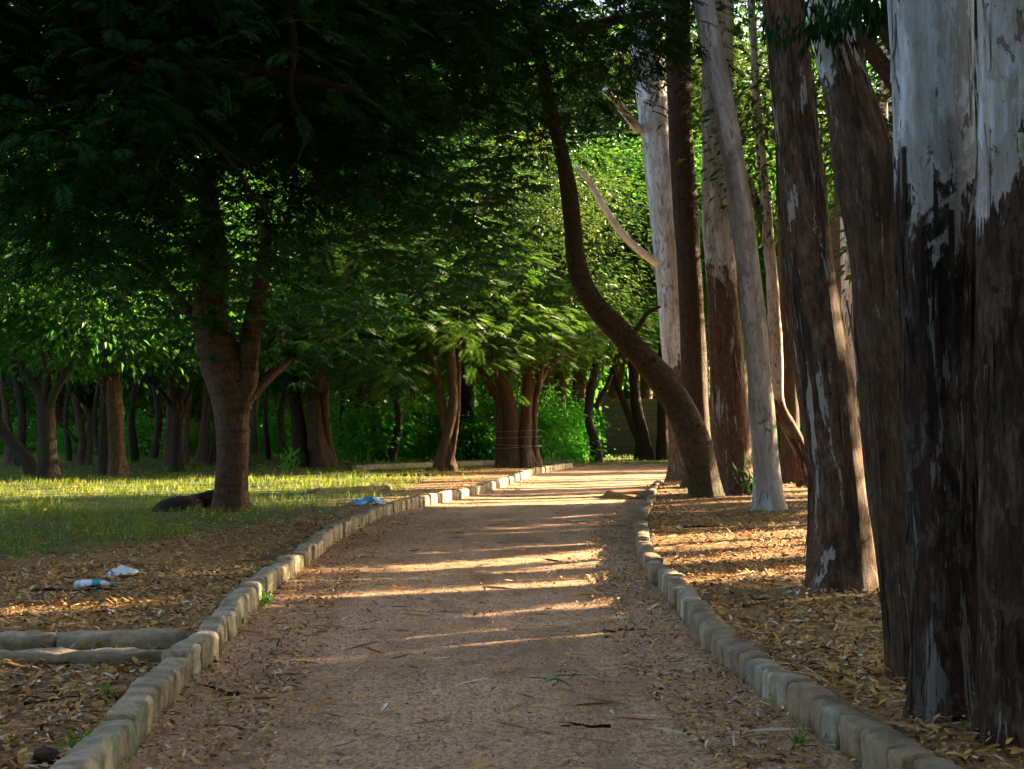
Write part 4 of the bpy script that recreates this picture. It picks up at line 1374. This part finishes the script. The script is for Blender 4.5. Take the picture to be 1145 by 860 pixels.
twig(246, 772, .34, 2.2, 'forked dark twig on the path beside the painted kerb stones', 1, .011)
twig(700, 705, .3, .3, 'dark twig at the littered margin of the path near the grey kerb', 2)
twig(655, 812, .22, 3.0, 'short curved twig on the shaded foreground of the path', 3)
twig(845, 690, .5, 1.0, 'dead stick in the sunlit litter near the straight brown gum', 4, .012)
twig(790, 600, .6, .4, 'dead stick in the litter before the slim pale gum', 5, .014)
twig(905, 655, .5, .5, 'stick leaning at the foot of the straight brown gum', 6, .014)
twig(455, 535, 1.3, .2, 'long fallen bough in the litter before the twisted tree', 7, .035)
twig(60, 800, .3, .8, 'short stick in the bare litter below the concrete kerbs', 8)
twig(80, 670, .6, .15, 'greyish stick in the litter below the water bottle', 9, .014)


def lump(name, loc, sx, sy, sz, m, label, cat, seed):
    rng = np.random.default_rng(seed)
    nu, nv = 28, 16
    V = []
    for i in range(nv + 1):
        ph = math.pi * i / nv
        for j in range(nu):
            t = 2 * math.pi * j / nu
            d = np.array([math.sin(ph) * math.cos(t), math.sin(ph) * math.sin(t), math.cos(ph)])
            r = 1 + .12 * math.sin(3 * d[0] + seed) + .1 * math.sin(5 * d[1] + 2 * seed) + .08 * math.sin(7 * d[2] + 4 * d[0])
            V.append(d * r * np.array([sx, sy, sz]))
    F = []
    for i in range(nv):
        for j in range(nu):
            F.append((i * nu + j, i * nu + (j + 1) % nu, (i + 1) * nu + (j + 1) % nu, (i + 1) * nu + j)[::-1])
    V = np.array(V)
    o = link(name, npmesh(name, V, F, {'bark': ('FLOAT_VECTOR', V)}, True), m, None, loc)
    return tag(o, label, cat)


MOSS = plain_bark('mossy stone', (.02, .03, .015), (.035, .06, .025), (.06, .10, .03), 0, .8)
p = gp(333, 523)
lump('boulder', (p[0], p[1], p[2] + .1), .38, .35, .42, MOSS, 'mossy green boulder leaning on the straight dark trunk', 'boulder', 2)
p = gp(52, 856)
lump('rock', (p[0], p[1], p[2] + .005), .055, .045, .04, BR_MID, 'dark stone in the litter at the foot of the kerb stones', 'rock', 3)
p = G(716, 553, .05)
lump('soil_mound', (p[0] - .1, p[1] + .3, .0), .5, 1.3, .13, M['soil'], 'heap of swept brown litter at the end of the grey kerb', 'mound', 4)


def weed(px, py, s, label, z=.08, m='leaf_shrub', k=10):
    rng = np.random.default_rng(int(px * 7 + py))
    p = G(px, py, z)
    n = k * 5
    a = rng.uniform(0, 6.28, n)
    d = np.stack([np.cos(a), np.sin(a), rng.uniform(.3, 1.8, n)], -1)
    c = rng.normal(0, .05, (n, 3)) * s
    c[:, 2] = np.abs(rng.normal(0, .10, n)) * s
    V, F, T = leaf_quads(c, d, rng.normal(0, 1, (n, 3)), rng.uniform(.07, .16, n) * s, rng.uniform(.015, .035, n) * s, rng.uniform(0, 1, n))
    o = link('weed', npmesh('weed', V, F, {'tint': ('FLOAT', T)}), M[m], None, (p[0], p[1], max(float(gz(p[0], p[1])), 0)))
    tag(o, label, 'plant')


weed(298, 680, .5, 'small green weed at the foot of painted kerb stones', 0)
weed(834, 556, 2.0, 'leafy weed at the foot of the broad orange gum', .11, 'leaf_broad', 12)
weed(972, 655, .9, 'small weed at the foot of straight brown gum', .11)
weed(1098, 838, .4, 'small weed between the two thick gum trunks', .11)
weed(893, 838, .3, 'small weed in the path margin under the grey kerb', 0)
weed(324, 527, 2.6, 'bright weed beside the mossy boulder', .06)
weed(120, 782, .3, 'low green weed in the litter below the concrete kerbs', .06)
weed(88, 850, .4, 'green weed beside the nearest painted kerb stones', .06)

# ------------------------------------------------------------------ light
SUN_AZ, SUN_EL = R(58), R(19)
sv = Vector((math.sin(SUN_AZ) * math.cos(SUN_EL), math.cos(SUN_AZ) * math.cos(SUN_EL), math.sin(SUN_EL)))
sh, nh = np.array([math.sin(SUN_AZ), math.cos(SUN_AZ)]), np.array([-math.cos(SUN_AZ), math.sin(SUN_AZ)])


# unseen trees added on the sunny side; gaps placed to pass sun in bands
def shade_tree(t, s, sc, k, zc, cs):
    p = sh * s + nh * t
    return wood_tree(p[0], p[1], sc, k, CR_FAR[k % 3], 'unseen bushy tree added beyond the gum trees to cast shade', 'bushy shade trees added out of frame', zc, cs, k * 1.3)


CR_COL = [crown('crown_column_%d' % i, M['leaf_far'], 130 + i, (1.0, 1.0, 4.4), 90, .40, 260, .17, 'simple', .1, .8, .1, .5) for i in range(2)]


def plant_s(t):
    return 18 + max(0, t - 12) * 1.3


k = 0
# (from, to) in metres across the light: the stretches of the low layer that are closed
for (t0, t1) in ((-5, -2), (-2.2, .4), (.3, 2.4), (2.3, 4.3), (4.2, 6.2), (-6, -3.5), (-3.6, -1), (-1, 1.5), (1.3, 3.4), (3.3, 5.2), (5.1, 6.9), (6.75, 7.7), (7.6, 9.45), (10.35, 11.3), (11.0, 12.2), (12.1, 13.5), (13.4, 14.8), (15.4, 15.9), (16.7, 17.9), (17.8, 19.2), (19.1, 20.2), (23.6, 24.6), (27.6, 28.3), (31.2, 33.0)):
    t, wd = (t0 + t1) / 2, (t1 - t0) / 2
    st = plant_s(t) + random.uniform(-.8, .8) + (2.6 if k < 5 else 0)
    p = sh * st + nh * t
    o = empty('shade_column_tree', (p[0], p[1], float(gz(p[0], p[1]))), 'unseen slim leafy tree added beyond the gums to shape the sun bands', 'tree', 'slim shade trees added beyond the gums', k)  # added out of frame, sized to close off the sun between bands
    link('trunk', limb_mesh('trunk', [tube([(0, 0, -.1), (.05, 0, 3), (0, .05, 7)], [.14, .11, .05], 10, .4, .08, k)]), BR_MID, o)
    put_crown(o, CR_COL[k % 2], (0, 0, 5.0 + (3.7 if 6.8 < t < 9.2 else 3.8 if 10 < t < 13.2 else 5.4 if 16.6 < t < 22 else 0)), (wd * (1.3 if t < 7 else 1.0),) * 2 + (1.15 + .012 * t,), 0)
    k += 1
for t in (-4, 1.5, 7, 12.5, 17.5):
    shade_tree(t, plant_s(t) + 2.5, 1.35, k, 10.8 if k % 2 else 9.6, 1.0)
    shade_tree(t + 2.0, plant_s(t) + 7, 1.5, k + 1, 10.2 if k % 2 else 9.2, 1.0)
    k += 1

sun = bpy.data.lights.new('sun', 'SUN')
sun.energy = 5.0
sun.angle = R(.53)
sun.color = (1.0, .765, .46)
so = bpy.data.objects.new('sun', sun)
COL.objects.link(so)
so.rotation_euler = sv.to_track_quat('Z', 'Y').to_euler()
so.location = (40, 25, 30)

w = bpy.data.worlds.new('World')
S.world = w
w.use_nodes = True
nt = w.node_tree
sky = nt.nodes.new('ShaderNodeTexSky')
sky.sky_type = 'NISHITA'
sky.sun_disc = False
sky.sun_elevation = SUN_EL
sky.sun_rotation = SUN_AZ
sky.air_density = .8
sky.dust_density = 3.0
sky.ozone_density = .6
bg = nt.nodes['Background']
bg.inputs['Strength'].default_value = .06
nt.links.new(sky.outputs[0], bg.inputs['Color'])

# ------------------------------------------------------------------ camera and render settings
cam = bpy.data.cameras.new('camera')
cam.sensor_width = 36
cam.lens = FPX / 1145 * 36
cam.clip_start = .1
cam.clip_end = 600
co = bpy.data.objects.new('camera', cam)
COL.objects.link(co)
co.location = (0, 0, CAM_H)
co.rotation_euler = (math.pi / 2 + TH, 0, 0)
S.camera = co
S.view_settings.view_transform = 'Standard'
S.view_settings.look = 'None'
S.view_settings.exposure = 3.55
S.view_settings.gamma = 1.0
S.cycles.use_denoising = True
S.cycles.max_bounces = 3
S.cycles.diffuse_bounces = 2
S.cycles.use_adaptive_sampling = True
S.cycles.adaptive_threshold = .03
S.cycles.glossy_bounces = 2
S.cycles.transmission_bounces = 4
S.cycles.sample_clamp_indirect = 4
